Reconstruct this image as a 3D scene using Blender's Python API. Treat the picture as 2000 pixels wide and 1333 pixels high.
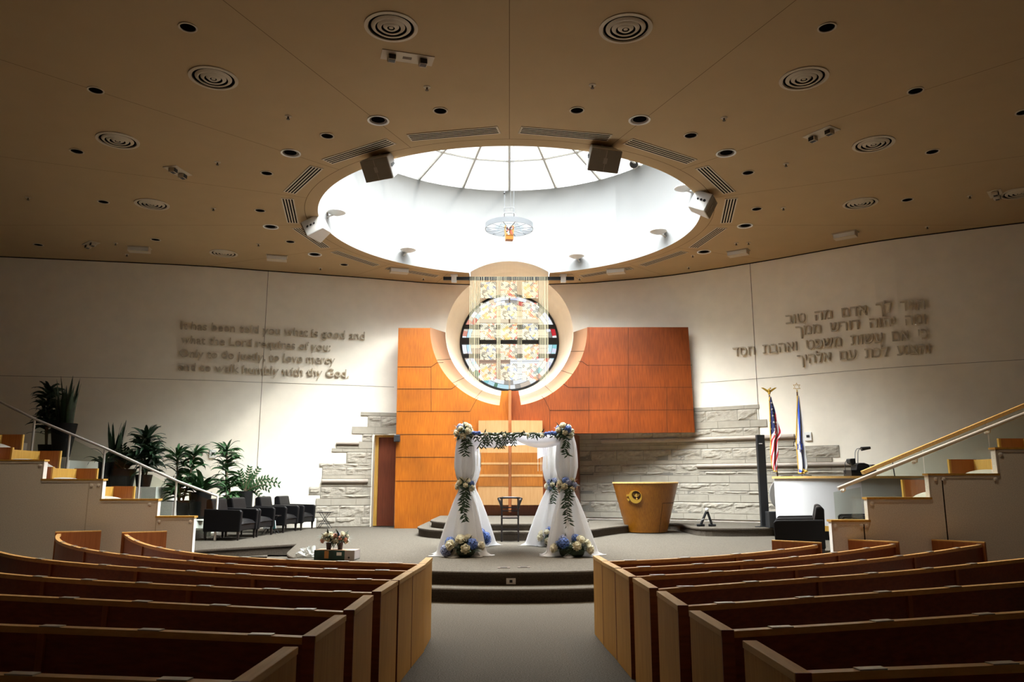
import bpy, bmesh, math, random
from mathutils import Vector, Matrix, noise
from math import sin, cos, pi, sqrt, radians, atan2, asin

for o in list(bpy.data.objects): bpy.data.objects.remove(o, do_unlink=True)
S = bpy.context.scene
COL = S.collection
random.seed(7)

# ---------------------------------------------------------------- camera, sky, sun, exposure
FPX, PY0, CXP, CYP, CZ = 1525.0, math.atan(278.5 / 1525.0), 995.0, 666.5, 1.56
cam = bpy.data.cameras.new('camera'); camo = bpy.data.objects.new('camera', cam); COL.objects.link(camo)
camo.location = (0, 0, CZ); camo.rotation_euler = (pi / 2 + PY0, 0, 0)
cam.sensor_width = 36; cam.lens = FPX / 2000 * 36; cam.shift_x = 0.0025; cam.clip_end = 200
S.camera = camo
W = bpy.data.worlds.new('sky'); S.world = W; W.use_nodes = True
def overcast():
    # bright hazy sky: luminance climbs from the horizon to the zenith
    N, L = W.node_tree.nodes, W.node_tree.links; b = N['Background']
    b.inputs[0].default_value = (0.93, 0.97, 1.0, 1)
    tc = N.new('ShaderNodeTexCoord'); sx = N.new('ShaderNodeSeparateXYZ'); L.new(tc.outputs['Generated'], sx.inputs[0])
    mr = N.new('ShaderNodeMapRange'); mr.interpolation_type = 'SMOOTHSTEP'
    for i, v in ((1, .46), (2, .76), (3, SKY_LOW), (4, SKY_HIGH)): mr.inputs[i].default_value = v
    L.new(sx.outputs['Z'], mr.inputs[0]); L.new(mr.outputs[0], b.inputs[1])
SKY_LOW, SKY_HIGH = 0.85, 24.0
overcast()
sun = bpy.data.lights.new('sun', 'SUN'); suno = bpy.data.objects.new('sun', sun); COL.objects.link(suno)
suno.rotation_euler = Vector((-4.7, 4.8, -6.6)).to_track_quat('-Z', 'Y').to_euler()
sun.energy = 0.95; sun.angle = radians(4.0); sun.color = (1.0, 0.94, 0.85)
def portal(loc, rot, size):
    l = bpy.data.lights.new('portal', 'AREA'); l.shape = 'DISK'; l.size = size
    l.cycles.is_portal = True
    o = bpy.data.objects.new('portal', l); COL.objects.link(o); o.location = loc; o.rotation_euler = rot
portal((0, 17.78, 10.2), (0, 0, 0), 8.86)
portal((0, 24.9, 6.08), (-pi / 2, 0, 0), 3.2)
S.view_settings.view_transform = 'Standard'; S.view_settings.look = 'None'
S.view_settings.gamma = 1.0; S.view_settings.use_curve_mapping = False
S.view_settings.exposure = 1.08
try:
    S.cycles.use_denoising = True; S.cycles.denoising_prefilter = 'ACCURATE'; S.cycles.denoising_quality = 'HIGH'
    S.cycles.max_bounces = 14; S.cycles.diffuse_bounces = 10; S.cycles.transparent_max_bounces = 24
    S.cycles.caustics_reflective = False; S.cycles.caustics_refractive = False
    S.cycles.sample_clamp_indirect = 8.0
except Exception: pass

# ---------------------------------------------------------------- measuring helpers (pixel -> point on a real plane)
def ray(x, y):
    u = (x - CXP) / FPX; v = (CYP - y) / FPX; c, s = cos(PY0), sin(PY0)
    return Vector((u, c - v * s, s + v * c))
EYE = Vector((0, 0, CZ))
def onz(x, y, z): r = ray(x, y); return EYE + r * ((z - CZ) / r.z)
def ony(x, y, Y): r = ray(x, y); return EYE + r * (Y / r.y)
WALL = [(-18, 19.6), (-16, 19.95), (-13.8, 20.35), (-11.2, 20.8), (-8.6, 21.3), (-6.95, 21.8), (-4.5, 22.5), (-2.1, 23.25), (0, 23.4), (2.1, 23.22),
        (2.9, 23.0), (4.62, 22.35), (6.72, 21.0), (9.17, 19.1), (10.6, 18.3), (12.12, 17.55), (14, 16.8), (16, 16.2)]
def wy(x):
    n = len(WALL)
    for i in range(n - 1):
        if x <= WALL[i + 1][0] or i == n - 2: break
    def sl(k):
        a = WALL[max(0, k - 1)]; b = WALL[min(n - 1, k + 1)]; return (b[1] - a[1]) / (b[0] - a[0])
    (x0, y0), (x1, y1) = WALL[i], WALL[i + 1]; h = x1 - x0; t = (x - x0) / h
    return ((2*t**3 - 3*t*t + 1) * y0 + (t**3 - 2*t*t + t) * h * sl(i) + (-2*t**3 + 3*t*t) * y1 + (t**3 - t*t) * h * sl(i + 1))
def wn(x):
    d = (wy(x + .02) - wy(x - .02)) / .04; return Vector((d, -1, 0)).normalized()
def onwall(px, py):
    r = ray(px, py); a, b = 4.0, 40.0
    for _ in range(50):
        m = (a + b) / 2
        if r.y * m - wy(r.x * m) > 0: b = m
        else: a = m
    return EYE + r * a

# ---------------------------------------------------------------- materials
MATS = {}
def mat(name, col, rough=.6, metal=0.0, noise_amt=0.0, noise_scale=20.0, bump=0.0, bump_scale=60.0, spec=.5, stretch=None, col2=None, emit=None, sheen=0, transl=0):
    if name in MATS: return MATS[name]
    m = bpy.data.materials.new(name); m.use_nodes = True; nt = m.node_tree; N = nt.nodes; L = nt.links
    b = N['Principled BSDF']; b.inputs['Roughness'].default_value = rough; b.inputs['Metallic'].default_value = metal
    b.inputs['Specular IOR Level'].default_value = spec
    b.inputs['Base Color'].default_value = (*col, 1)
    tc = N.new('ShaderNodeTexCoord'); mp = N.new('ShaderNodeMapping'); L.new(tc.outputs['Object'], mp.inputs[0])
    if stretch: mp.inputs['Scale'].default_value = stretch
    if noise_amt or col2:
        n = N.new('ShaderNodeTexNoise'); n.inputs['Scale'].default_value = noise_scale; n.inputs['Detail'].default_value = 6
        L.new(mp.outputs[0], n.inputs['Vector'])
        r = N.new('ShaderNodeValToRGB'); r.color_ramp.elements[0].position = .3; r.color_ramp.elements[1].position = .7
        c2 = col2 or tuple(min(1, c * (1 + noise_amt)) for c in col); c1 = col if col2 else tuple(c * (1 - noise_amt) for c in col)
        r.color_ramp.elements[0].color = (*c1, 1); r.color_ramp.elements[1].color = (*c2, 1)
        L.new(n.outputs['Fac'], r.inputs[0]); L.new(r.outputs[0], b.inputs['Base Color'])
    if bump:
        n2 = N.new('ShaderNodeTexNoise'); n2.inputs['Scale'].default_value = bump_scale; n2.inputs['Detail'].default_value = 4
        L.new(mp.outputs[0], n2.inputs['Vector'])
        bp = N.new('ShaderNodeBump'); bp.inputs['Strength'].default_value = bump; bp.inputs['Distance'].default_value = .02
        L.new(n2.outputs['Fac'], bp.inputs['Height']); L.new(bp.outputs[0], b.inputs['Normal'])
    if sheen: b.inputs['Sheen Weight'].default_value = sheen
    if transl:
        out = N['Material Output']; t = N.new('ShaderNodeBsdfTranslucent'); t.inputs[0].default_value = (*col, 1)
        mx = N.new('ShaderNodeMixShader'); mx.inputs[0].default_value = transl
        L.new(b.outputs[0], mx.inputs[1]); L.new(t.outputs[0], mx.inputs[2]); L.new(mx.outputs[0], out.inputs[0])
    MATS[name] = m; return m
def wood(name, dark, light, scale=3.0, rough=.45, axis='z', var=.25):
    if name in MATS: return MATS[name]
    st = {'z': (14, 14, .9), 'x': (.9, 14, 14), 'y': (14, .9, 14)}[axis]
    m = mat(name, dark, rough, col2=light, noise_scale=scale, stretch=st)
    nt = m.node_tree; N = nt.nodes; L = nt.links; b = N['Principled BSDF']
    rp = [n for n in N if n.type == 'VALTORGB'][0]
    big = N.new('ShaderNodeTexNoise'); big.inputs['Scale'].default_value = .9
    tc = [n for n in N if n.type == 'TEX_COORD'][0]; L.new(tc.outputs['Object'], big.inputs['Vector'])
    mr = N.new('ShaderNodeMapRange'); mr.inputs[1].default_value = .3; mr.inputs[2].default_value = .7
    mr.inputs[3].default_value = 1 - var; mr.inputs[4].default_value = 1 + var
    L.new(big.outputs['Fac'], mr.inputs[0])
    mu = N.new('ShaderNodeVectorMath'); mu.operation = 'SCALE'
    L.new(rp.outputs[0], mu.inputs[0]); L.new(mr.outputs[0], mu.inputs['Scale']); L.new(mu.outputs[0], b.inputs['Base Color'])
    return m
def glass(name, tint=(.95, .97, .96), gloss=.08, rough=.02):
    if name in MATS: return MATS[name]
    m = bpy.data.materials.new(name); m.use_nodes = True; nt = m.node_tree; nt.nodes.clear()
    o = nt.nodes.new('ShaderNodeOutputMaterial'); t = nt.nodes.new('ShaderNodeBsdfTransparent'); g = nt.nodes.new('ShaderNodeBsdfGlossy')
    t.inputs[0].default_value = (*tint, 1); g.inputs['Roughness'].default_value = rough
    mx = nt.nodes.new('ShaderNodeMixShader'); mx.inputs[0].default_value = gloss
    nt.links.new(t.outputs[0], mx.inputs[1]); nt.links.new(g.outputs[0], mx.inputs[2]); nt.links.new(mx.outputs[0], o.inputs[0])
    MATS[name] = m; return m

def wall_paint(name, col):
    return mat(name, col, .85, noise_amt=.03, noise_scale=3, bump=.05, bump_scale=90, spec=.2)
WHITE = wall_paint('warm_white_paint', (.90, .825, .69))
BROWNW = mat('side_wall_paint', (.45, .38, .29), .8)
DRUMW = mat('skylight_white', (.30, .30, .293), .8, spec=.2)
GROOVE = mat('groove_shadow_gap', (.03, .022, .015), .9, spec=.1)
CARPET = mat('grey_carpet', (.098, .084, .065), .95, noise_amt=.55, noise_scale=85, bump=.5, bump_scale=160, spec=.1)
RISER = mat('grey_carpet_nosing', (.09, .073, .056), .95, noise_amt=.3, noise_scale=60, spec=.1)
PANEL = mat('grey_fabric_panel', (.80, .765, .70), .95, noise_amt=.12, noise_scale=70, bump=.2, bump_scale=200, spec=.1)
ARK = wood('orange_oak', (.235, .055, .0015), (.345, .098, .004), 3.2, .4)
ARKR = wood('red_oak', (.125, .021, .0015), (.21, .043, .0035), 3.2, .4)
MAPLE = wood('pale_maple', (.34, .175, .064), (.40, .22, .092), 2.0, .4, var=.08)
STRIP = wood('brown_oak', (.20, .06, .006), (.30, .10, .013), 4.0, .4)
OAK = wood('light_oak', (.48, .23, .035), (.60, .31, .06), 3.0, .4, var=.12)
OAKCAP = wood('light_oak_cap', (.62, .36, .11), (.76, .48, .17), 3.0, .35, axis='y', var=.1)
RAILW = wood('rail_oak', (.58, .31, .10), (.72, .42, .15), 3.0, .35, axis='x', var=.1)
for _m in (OAK, OAKCAP):
    _b = _m.node_tree.nodes['Principled BSDF']; _b.inputs['Specular IOR Level'].default_value = .18; _b.inputs['Roughness'].default_value = .55
PEWB = wood('mahogany_back', (.17, .036, .012), (.26, .065, .02), 3.0, .4, axis='x', var=.2)
YELW = wood('golden_oak', (.46, .25, .04), (.58, .34, .07), 3.0, .4, var=.1)
REDW = wood('red_brown_oak', (.28, .085, .02), (.38, .13, .035), 3.0, .45, var=.15)
LECT = wood('golden_lectern_oak', (.22, .072, .002), (.31, .112, .005), 3.0, .38, var=.12)
DOORW = wood('dark_red_door', (.14, .030, .012), (.20, .05, .02), 3.0, .4)
BLACKL = mat('black_leather', (.007, .0065, .007), .45, spec=.15, bump=.06, bump_scale=120)
BLACKW = mat('black_lacquer', (.012, .008, .007), .35)
BLACKM = mat('black_metal', (.01, .01, .011), .5, metal=.3)
BLACKP = mat('black_plastic', (.012, .012, .013), .5)
STEEL = mat('brushed_steel', (.82, .80, .77), .35, metal=.1)
HOLE_SHADE = mat('hole_shade_black', (.004, .003, .003), 1.0, spec=0)  # flat near-black stands for the shade inside openings that are not cut
SATIN = mat('satin_rail_paint', (.66, .61, .54), .4)
WPLAS = mat('white_plastic', (.75, .73, .68), .5)
GREYP = mat('grey_plastic', (.32, .30, .27), .6)
STONE = mat('smooth_limestone', (.36, .32, .255), .85, noise_amt=.07, noise_scale=6, bump=.08, bump_scale=60, spec=.2)
ROCK = mat('rough_limestone', (.37, .33, .265), .9, noise_amt=.12, noise_scale=9, bump=.4, bump_scale=25, spec=.2)
MORTAR = mat('mortar', (.20, .18, .15), .95)
ROLL = mat('pink_limestone', (.39, .325, .265), .7, noise_amt=.06, noise_scale=8)
SHEER = mat('sheer_white_fabric', (.76, .75, .74), .8, spec=.1, transl=.5)
SATINW = mat('white_satin', (.88, .87, .90), .45, transl=.35, sheen=.3)
CREAM = mat('cream_petals', (.80, .76, .62), .6, noise_amt=.06, noise_scale=40, transl=.2)
PINKF = mat('peach_petals', (.80, .50, .38), .6, transl=.2)
BLUE = mat('blue_petals', (.11, .20, .55), .6, noise_amt=.35, noise_scale=30, transl=.15)
LILAC = mat('slate_blue_petals', (.30, .34, .52), .6, noise_amt=.3, noise_scale=30, transl=.15)
LEAF = mat('dark_green_leaf', (.022, .05, .022), .4, noise_amt=.4, noise_scale=8)
LEAF2 = mat('mid_green_leaf', (.04, .10, .035), .38, noise_amt=.4, noise_scale=8)
STEM = mat('plant_stem', (.16, .12, .07), .8)
POT = mat('black_pot', (.008, .0075, .007), .6, spec=.2)
SOIL = mat('potting_soil', (.03, .02, .014), 1)
GOLD = mat('gold_metal', (.60, .36, .05), .4, metal=.35)
GOLDF = mat('gold_fringe', (.70, .42, .06), .7)

def ceiling_mat():
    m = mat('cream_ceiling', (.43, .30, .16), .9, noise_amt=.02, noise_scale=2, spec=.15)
    nt = m.node_tree; N = nt.nodes; L = nt.links; b = N['Principled BSDF']
    src = b.inputs['Base Color'].links[0].from_socket
    g = N.new('ShaderNodeNewGeometry'); sx = N.new('ShaderNodeSeparateXYZ'); L.new(g.outputs['Position'], sx.inputs[0])
    def ma(op, a, bb=None):
        n = N.new('ShaderNodeMath'); n.operation = op
        for i, v in enumerate((a, bb)):
            if v is None: continue
            if isinstance(v, (int, float)): n.inputs[i].default_value = v
            else: L.new(v, n.inputs[i])
        return n.outputs[0]
    yy = ma('SUBTRACT', sx.outputs['Y'], 17.78)
    ang = ma('ARCTAN2', sx.outputs['X'], yy)
    rad = ma('SQRT', ma('ADD', ma('MULTIPLY', sx.outputs['X'], sx.outputs['X']), ma('MULTIPLY', yy, yy)))
    step = radians(22.5)
    md = ma('PINGPONG', ma('ADD', ang, 10 * step), step / 2)     # distance to the nearest radial panel joint
    near = ma('LESS_THAN', ma('MULTIPLY', md, rad), .0055)
    out = ma('GREATER_THAN', rad, 4.72)
    ring = ma('LESS_THAN', ma('ABSOLUTE', ma('SUBTRACT', rad, 4.72)), .007)
    f = ma('MAXIMUM', ma('MULTIPLY', near, out), ring)
    mx = N.new('ShaderNodeMix'); mx.data_type = 'RGBA'; L.new(f, mx.inputs['Factor'])
    L.new(src, mx.inputs['A']); mx.inputs['B'].default_value = (.17, .105, .05, 1)
    L.new(mx.outputs['Result'], b.inputs['Base Color'])
    return m
CEIL = ceiling_mat()

# ---------------------------------------------------------------- mesh builder
class MB:
    def __init__(s): s.v = []; s.f = []; s.m = []; s.cur = 0; s.uv = {}
    def add(s, vs, fs):
        k = len(s.v); s.v += [Vector(p) for p in vs]
        for f in fs: s.f.append([i + k for i in f]); s.m.append(s.cur)
        return k
    def box(s, lo, hi, M=None):
        x0, y0, z0 = lo; x1, y1, z1 = hi
        vs = [(x0,y0,z0),(x1,y0,z0),(x1,y1,z0),(x0,y1,z0),(x0,y0,z1),(x1,y0,z1),(x1,y1,z1),(x0,y1,z1)]
        if M is not None: vs = [M @ Vector(p) for p in vs]
        s.add(vs, [(3,2,1,0),(4,5,6,7),(0,1,5,4),(1,2,6,5),(2,3,7,6),(3,0,4,7)]); return s
    def hexa(s, vs):
        s.add(vs, [(3,2,1,0),(4,5,6,7),(0,1,5,4),(1,2,6,5),(2,3,7,6),(3,0,4,7)]); return s
    def prism(s, pts, a, b, plane='xy', side=None):
        """polygon extruded between a and b along the third axis"""
        n = len(pts)
        def P(p, h): return (p[0], p[1], h) if plane == 'xy' else ((p[0], h, p[1]) if plane == 'xz' else (h, p[0], p[1]))
        vs = [P(p, a) for p in pts] + [P(p, b) for p in pts]
        k = len(s.v); s.v += [Vector(p) for p in vs]
        s.f.append([k + i for i in range(n)][::-1]); s.m.append(s.cur)
        s.f.append([k + n + i for i in range(n)]); s.m.append(s.cur)
        for i in range(n):
            j = (i + 1) % n; s.f.append([k + i, k + j, k + n + j, k + n + i]); s.m.append(s.cur if side is None else side)
        return s
    def tube(s, pts, r, n=8, closed=False, cap=True):
        pts = [Vector(p) for p in pts]; m = len(pts); rings = []
        up = Vector((0, 0, 1))
        for i, p in enumerate(pts):
            a = pts[(i - 1) % m] if (closed or i > 0) else p; b = pts[(i + 1) % m] if (closed or i < m - 1) else p
            d = (b - a)
            if d.length < 1e-9: d = Vector((0, 0, 1))
            d.normalize(); u = d.cross(up)
            if u.length < .05: u = d.cross(Vector((1, 0, 0)))
            u.normalize(); w = u.cross(d)
            rr = r[i] if isinstance(r, (list, tuple)) else r
            rings.append([p + (u * cos(2*pi*k/n) + w * sin(2*pi*k/n)) * rr for k in range(n)])
        k0 = len(s.v)
        for rg in rings: s.v += rg
        for i in range(m if closed else m - 1):
            a = k0 + i * n; b = k0 + ((i + 1) % m) * n
            for k in range(n): s.f.append([a + k, a + (k+1) % n, b + (k+1) % n, b + k]); s.m.append(s.cur)
        if cap and not closed:
            s.f.append([k0 + k for k in range(n)][::-1]); s.m.append(s.cur)
            s.f.append([k0 + (m-1)*n + k for k in range(n)]); s.m.append(s.cur)
        return s
    def lathe(s, prof, n=24, c=(0, 0, 0), sx=1, sy=1, M=None, cap=True):
        c = Vector(c); k0 = len(s.v)
        for r, z in prof:
            for k in range(n):
                p = Vector((r * cos(2*pi*k/n) * sx, r * sin(2*pi*k/n) * sy, z))
                if M is not None: p = M @ p
                s.v.append(p + c)
        for i in range(len(prof) - 1):
            a = k0 + i*n; b = a + n
            for k in range(n): s.f.append([a + k, a + (k+1) % n, b + (k+1) % n, b + k]); s.m.append(s.cur)
        if cap:
            if prof[0][0] > 1e-6: s.f.append([k0 + k for k in range(n)][::-1]); s.m.append(s.cur)
            if prof[-1][0] > 1e-6: s.f.append([k0 + (len(prof)-1)*n + k for k in range(n)]); s.m.append(s.cur)
        return s
    def ball(s, c, r, n=12, m=8, sc=(1, 1, 1)):
        prof = [(r * sin(pi*i/m), -r * cos(pi*i/m)) for i in range(m + 1)]; prof[0] = (1e-4 * r, -r); prof[-1] = (1e-4 * r, r)
        return s.lathe(prof, n, c, M=Matrix.Diagonal((*sc, 1)), cap=True)
    def grid(s, fn, nu, nv, uv=False):
        k0 = len(s.v)
        for i in range(nu + 1):
            for j in range(nv + 1): s.v.append(Vector(fn(i / nu, j / nv)))
        for i in range(nu):
            for j in range(nv):
                a = k0 + i*(nv+1) + j; s.f.append([a, a + nv + 1, a + nv + 2, a + 1]); s.m.append(s.cur)
                if uv: s.uv[len(s.f) - 1] = [(i/nu, j/nv), ((i+1)/nu, j/nv), ((i+1)/nu, (j+1)/nv), (i/nu, (j+1)/nv)]
        return s
    def mesh(s, name, mats, smooth=False, origin=(0, 0, 0), fix=True):
        o = Vector(origin); me = bpy.data.meshes.new(name)
        me.from_pydata([p - o for p in s.v], [], s.f)
        for m in (mats if isinstance(mats, (list, tuple)) else [mats]): me.materials.append(m)
        if len(me.materials) > 1:
            for p, i in zip(me.polygons, s.m): p.material_index = i
        if s.uv:
            ul = me.uv_layers.new(name='UVMap')
            for fi, us in s.uv.items():
                for li, u in zip(me.polygons[fi].loop_indices, us): ul.data[li].uv = u
        if fix:
            bm = bmesh.new(); bm.from_mesh(me); bmesh.ops.recalc_face_normals(bm, faces=bm.faces); bm.to_mesh(me); bm.free()
        if smooth:
            me.shade_smooth() if smooth is True else None
            for p in me.polygons: p.use_smooth = True
        me.update(); return me
    def build(s, name, mats, parent=None, smooth=False, origin=None, bevel=0, angle=None, fix=True):
        og = origin if origin is not None else ((parent_origin(parent)) if parent else (0, 0, 0))
        me = s.mesh(name, mats, smooth, og, fix)
        ob = bpy.data.objects.new(name, me); COL.objects.link(ob)
        if parent: ob.parent = parent
        else: ob.location = og
        if bevel:
            b = ob.modifiers.new('bevel', 'BEVEL'); b.width = bevel; b.segments = 2; b.limit_method = 'ANGLE'; b.angle_limit = radians(35)
        if smooth and angle:
            try: ob.data.set_sharp_from_angle(angle=radians(angle))
            except Exception: pass
        return ob
def parent_origin(p):
    v = Vector((0, 0, 0))
    while p is not None: v = v + p.location; p = p.parent
    return v
def tag(o, label=None, cat=None, group=None, kind=None):
    if label: o['label'] = label
    if cat: o['category'] = cat
    if group: o['group'] = group
    if kind: o['kind'] = kind
    return o
def thing(name, label, cat, loc=(0, 0, 0), rz=0, group=None):
    o = bpy.data.objects.new(name, None); COL.objects.link(o); o.location = loc; o.rotation_euler = (0, 0, rz); o.empty_display_size = .1
    return tag(o, label, cat, group)
def struct(o): o['kind'] = 'structure'; return o
def copy_tree(o, parent=None):
    c = o.copy(); COL.objects.link(c)
    if parent: c.parent = parent; c.matrix_parent_inverse = o.matrix_parent_inverse.copy()
    for ch in [x for x in o.children]: copy_tree(ch, c)
    return c
def inst(me, name, parent, loc, sc=1, rot=(0, 0, 0)):
    o = bpy.data.objects.new(name, me); COL.objects.link(o); o.parent = parent
    o.location = loc; o.scale = (sc, sc, sc); o.rotation_euler = rot; return o
ORD = ['first', 'second', 'third', 'fourth', 'fifth', 'sixth', 'seventh', 'eighth', 'ninth', 'tenth', 'eleventh', 'twelfth']
# ================================================================ the setting
ZC, YO, RO, ZA, RA = 7.61, 17.78, 4.43, 6.08, 1.93      # ceiling, skylight centre and radius, window axis, window drum radius
XN = sqrt(RA * RA - (ZC - ZA) ** 2)                     # half width of the drum where it passes the ceiling
# floor
mb = MB(); mb.box((-18, -6, -.2), (16, 24.5, 0)); struct(mb.build('floor', CARPET))
# wall_back : curved, with the round hole
mb = MB()
xs = sorted(set([-18 + .4 * i for i in range(86)] + [RA * cos(pi * k / 48) for k in range(49)] + [-XN, XN]))
DX0, DX1, DZ1 = -3.95, -3.30, 2.95                      # doorway
xs = sorted(set(xs + [DX0, DX1]))
def wq(xa, xb, za0, za1, zb0, zb1): mb.add([(xa, wy(xa), za0), (xb, wy(xb), zb0), (xb, wy(xb), zb1), (xa, wy(xa), za1)], [(0, 1, 2, 3)])
for xa, xb in zip(xs, xs[1:]):
    if xb - xa < 1e-6: continue
    ha = sqrt(max(0, RA*RA - xa*xa)); hb = sqrt(max(0, RA*RA - xb*xb)); inn = abs((xa + xb) / 2) < RA
    z0 = DZ1 if DX0 - 1e-6 <= xa and xb <= DX1 + 1e-6 else 0
    if not inn: wq(xa, xb, z0, ZC, z0, ZC)
    else:
        wq(xa, xb, 0, ZA - ha, 0, ZA - hb)
        if abs((xa + xb) / 2) > XN: wq(xa, xb, ZA + ha, ZC, ZA + hb, ZC)
struct(mb.build('wall_back', WHITE, smooth=False))
mb = MB(); mb.box((-18.2, -6, 0), (-18, 19.7, ZC)); struct(mb.build('wall_left', BROWNW))
mb = MB(); mb.box((16, -6, 0), (16.2, 16.3, ZC)); struct(mb.build('wall_right', BROWNW))
mb = MB(); mb.box((-18, -4.2, 0), (16, -4, ZC)); struct(mb.build('wall_front', WHITE))
# dark reveal where wall meets ceiling, and the panel joints of the wall
def wall_strip(x0, x1, z0, z1, off=.006, n=40):
    for i in range(n):
        a = x0 + (x1 - x0) * i / n; b = x0 + (x1 - x0) * (i + 1) / n
        pa = Vector((a, wy(a), 0)) + wn(a) * off; pb = Vector((b, wy(b), 0)) + wn(b) * off
        mb.add([(pa.x, pa.y, z0), (pb.x, pb.y, z0), (pb.x, pb.y, z1), (pa.x, pa.y, z1)], [(0, 1, 2, 3)])
mb = MB(); wall_strip(-18, -XN - .02, ZC - .03, ZC - .001); wall_strip(XN + .02, 16, ZC - .03, ZC - .001); struct(mb.build('trim_1', GROOVE))
zl = onwall(500, 747).z; zr = onwall(1480, 740).z
mb = MB(); wall_strip(-18, -3.4, zl - .0045, zl + .0045); wall_strip(5.4, 16, zr - .0045, zr + .0045)
for px, py in ((524, 531), (1465, 517)):
    x = onwall(px, py).x; wall_strip(x - .006, x + .006, 0, ZC, n=1)
struct(mb.build('trim_2', mat('panel_joint_paint', (.16, .12, .08), .9)))
# ceiling with skylight opening and the notch of the window drum
mb = MB(); t1 = asin(XN / RO)
def outer(th):
    d = Vector((sin(th), cos(th))); a, b = 0, 40.0
    for _ in range(44):
        m = (a + b) / 2; x = d.x * m; y = YO + d.y * m
        if -18 < x < 16 and y > -6 and y < wy(max(-18, min(16, x))): a = m
        else: b = m
    return (d.x * a, YO + d.y * a)
ths = sorted([t1 + (2*pi - 2*t1) * k / 180 for k in range(181)])
for a, b in zip(ths, ths[1:]):
    def op(t): return (XN, wy(XN)) if abs(t - t1) < 1e-6 else ((-XN, wy(-XN)) if abs(t - 2*pi + t1) < 1e-6 else outer(t))
    oa, ob = op(a), op(b); ia = (RO*sin(a), YO + RO*cos(a)); ib = (RO*sin(b), YO + RO*cos(b))
    mb.add([(*ia, ZC), (*ib, ZC), (*ob, ZC), (*oa, ZC)], [(0, 1, 2, 3)])
struct(mb.build('ceiling', CEIL, fix=False))
# skylight drum
ZR, ZAP = 10.24, 11.45
mb = MB(); ts = sorted(set([2*pi*k/160 for k in range(161)] + [t1*k/12 for k in range(-12, 13)]))
for a, b in zip(ts, ts[1:]):
    def zb(t):
        x = RO * sin(t); return ZA + sqrt(RA*RA - x*x) if (cos(t) > 0 and abs(x) < XN - 1e-5) else ZC
    pa = (RO*sin(a), YO + RO*cos(a)); pb = (RO*sin(b), YO + RO*cos(b))
    if abs(b - a) < 1e-7: continue
    mb.add([(*pa, zb(a)), (*pb, zb(b)), (*pb, ZR), (*pa, ZR)], [(0, 1, 2, 3)])
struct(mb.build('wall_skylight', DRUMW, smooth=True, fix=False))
# light-tight roof collar around the drum
mb = MB()
for k in range(64):
    a, b = 2*pi*k/64, 2*pi*(k+1)/64
    mb.add([(RO*sin(a), YO + RO*cos(a), ZR), (RO*sin(b), YO + RO*cos(b), ZR), (5.2*sin(b), YO + 5.2*cos(b), ZR), (5.2*sin(a), YO + 5.2*cos(a), ZR)], [(0, 1, 2, 3)])
mb.box((-18.2, -6.2, ZC + .25), (-5, 24, ZC + .3)); mb.box((5, -6.2, ZC + .25), (16.2, 24, ZC + .3)); mb.box((-5, -6.2, ZC + .25), (5, 12.6, ZC + .3))
struct(mb.build('roof', GREYP))
# skylight : window_2
sk = thing('window_2', None, None, (0, YO, ZR)); struct(sk)
NM = 20; g = MB(); f = MB(); pu = MB()
def cone(t, a): r = RO * (1 - t); return Vector((r * sin(a), YO + r * cos(a), ZR + (ZAP - ZR) * t))
for k in range(NM):
    a, b = 2*pi*k/NM, 2*pi*(k+1)/NM
    g.add([cone(0, a), cone(0, b), cone(.97, b), cone(.97, a)], [(0, 1, 2, 3)])
    f.tube([cone(0, a), cone(.97, a)], .05, 6)
    for t in (.29, .62): pu.tube([cone(t, a), cone(t, b)], .04, 6)
MULL = mat('skylight_mullion', (.42, .40, .36), .5)
g.build('pane', glass('skylight_glass', (.93, .95, .95), .05), sk, origin=sk.location); f.build('mullion', MULL, sk, origin=sk.location); pu.build('purlin', MULL, sk, origin=sk.location)
f = MB(); f.lathe([(.2, ZAP - .12), (.2, ZAP + .05)], 16, (0, YO, 0)); f.build('cap', MULL, sk, origin=sk.location)
# round window drum (trim) and window_1
YW, RW = 24.95, 1.58
mb = MB()
N = 120
for k in range(N):
    for seg in range(2):
        q = []
        for kk in (k, k + 1):
            ph = 2*pi*kk/N; c, s_ = cos(ph), sin(ph); z = ZA + RA*s_; x = RA*c
            yf = YO + sqrt(RO*RO - x*x) if z > ZC - 1e-4 else wy(x)
            P = [(x, yf, z), (x, 23.45, z), (RW*c, YW + .12, ZA + RW*s_)]; q.append(P)
        mb.add([q[0][seg], q[1][seg], q[1][seg+1], q[0][seg+1]], [(0, 1, 2, 3)])
struct(mb.build('trim_3', WHITE, smooth=True))
win = thing('window_1', None, None, (0, YW, ZA)); struct(win); wo = win.location
def disc(r, n=96): return [(r*cos(2*pi*k/n), ZA + r*sin(2*pi*k/n)) for k in range(n)]
FR = mat('window_black_frame', (.012, .012, .012), .5)
m_ = MB(); m_.lathe([(RW - .04, -.05), (RW + .02, -.05), (RW + .02, .05), (RW - .04, .05), (RW - .04, -.05)], 96, (0, YW, ZA), M=Matrix.Rotation(pi/2, 4, 'X'), cap=False)
m_.build('frame', FR, win, origin=wo)
for py, h in ((639, 8), (667, 13), (696, 8)):
    z = ony(995, py, YW).z; hh = h / 1525 * 25.2 / 2; w = sqrt(RW*RW - (z - ZA)**2)
    m_ = MB(); m_.box((-w, YW - .06, z - hh), (w, YW + .06, z + hh)); m_.build('glazing_bar', FR, win, origin=wo)
m_ = MB(); m_.box((-.025, YW - .03, ZA - RW + .03), (.025, YW + .03, ZA + RW - .03)); m_.build('mullion', GREYP, win, origin=wo)
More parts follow.
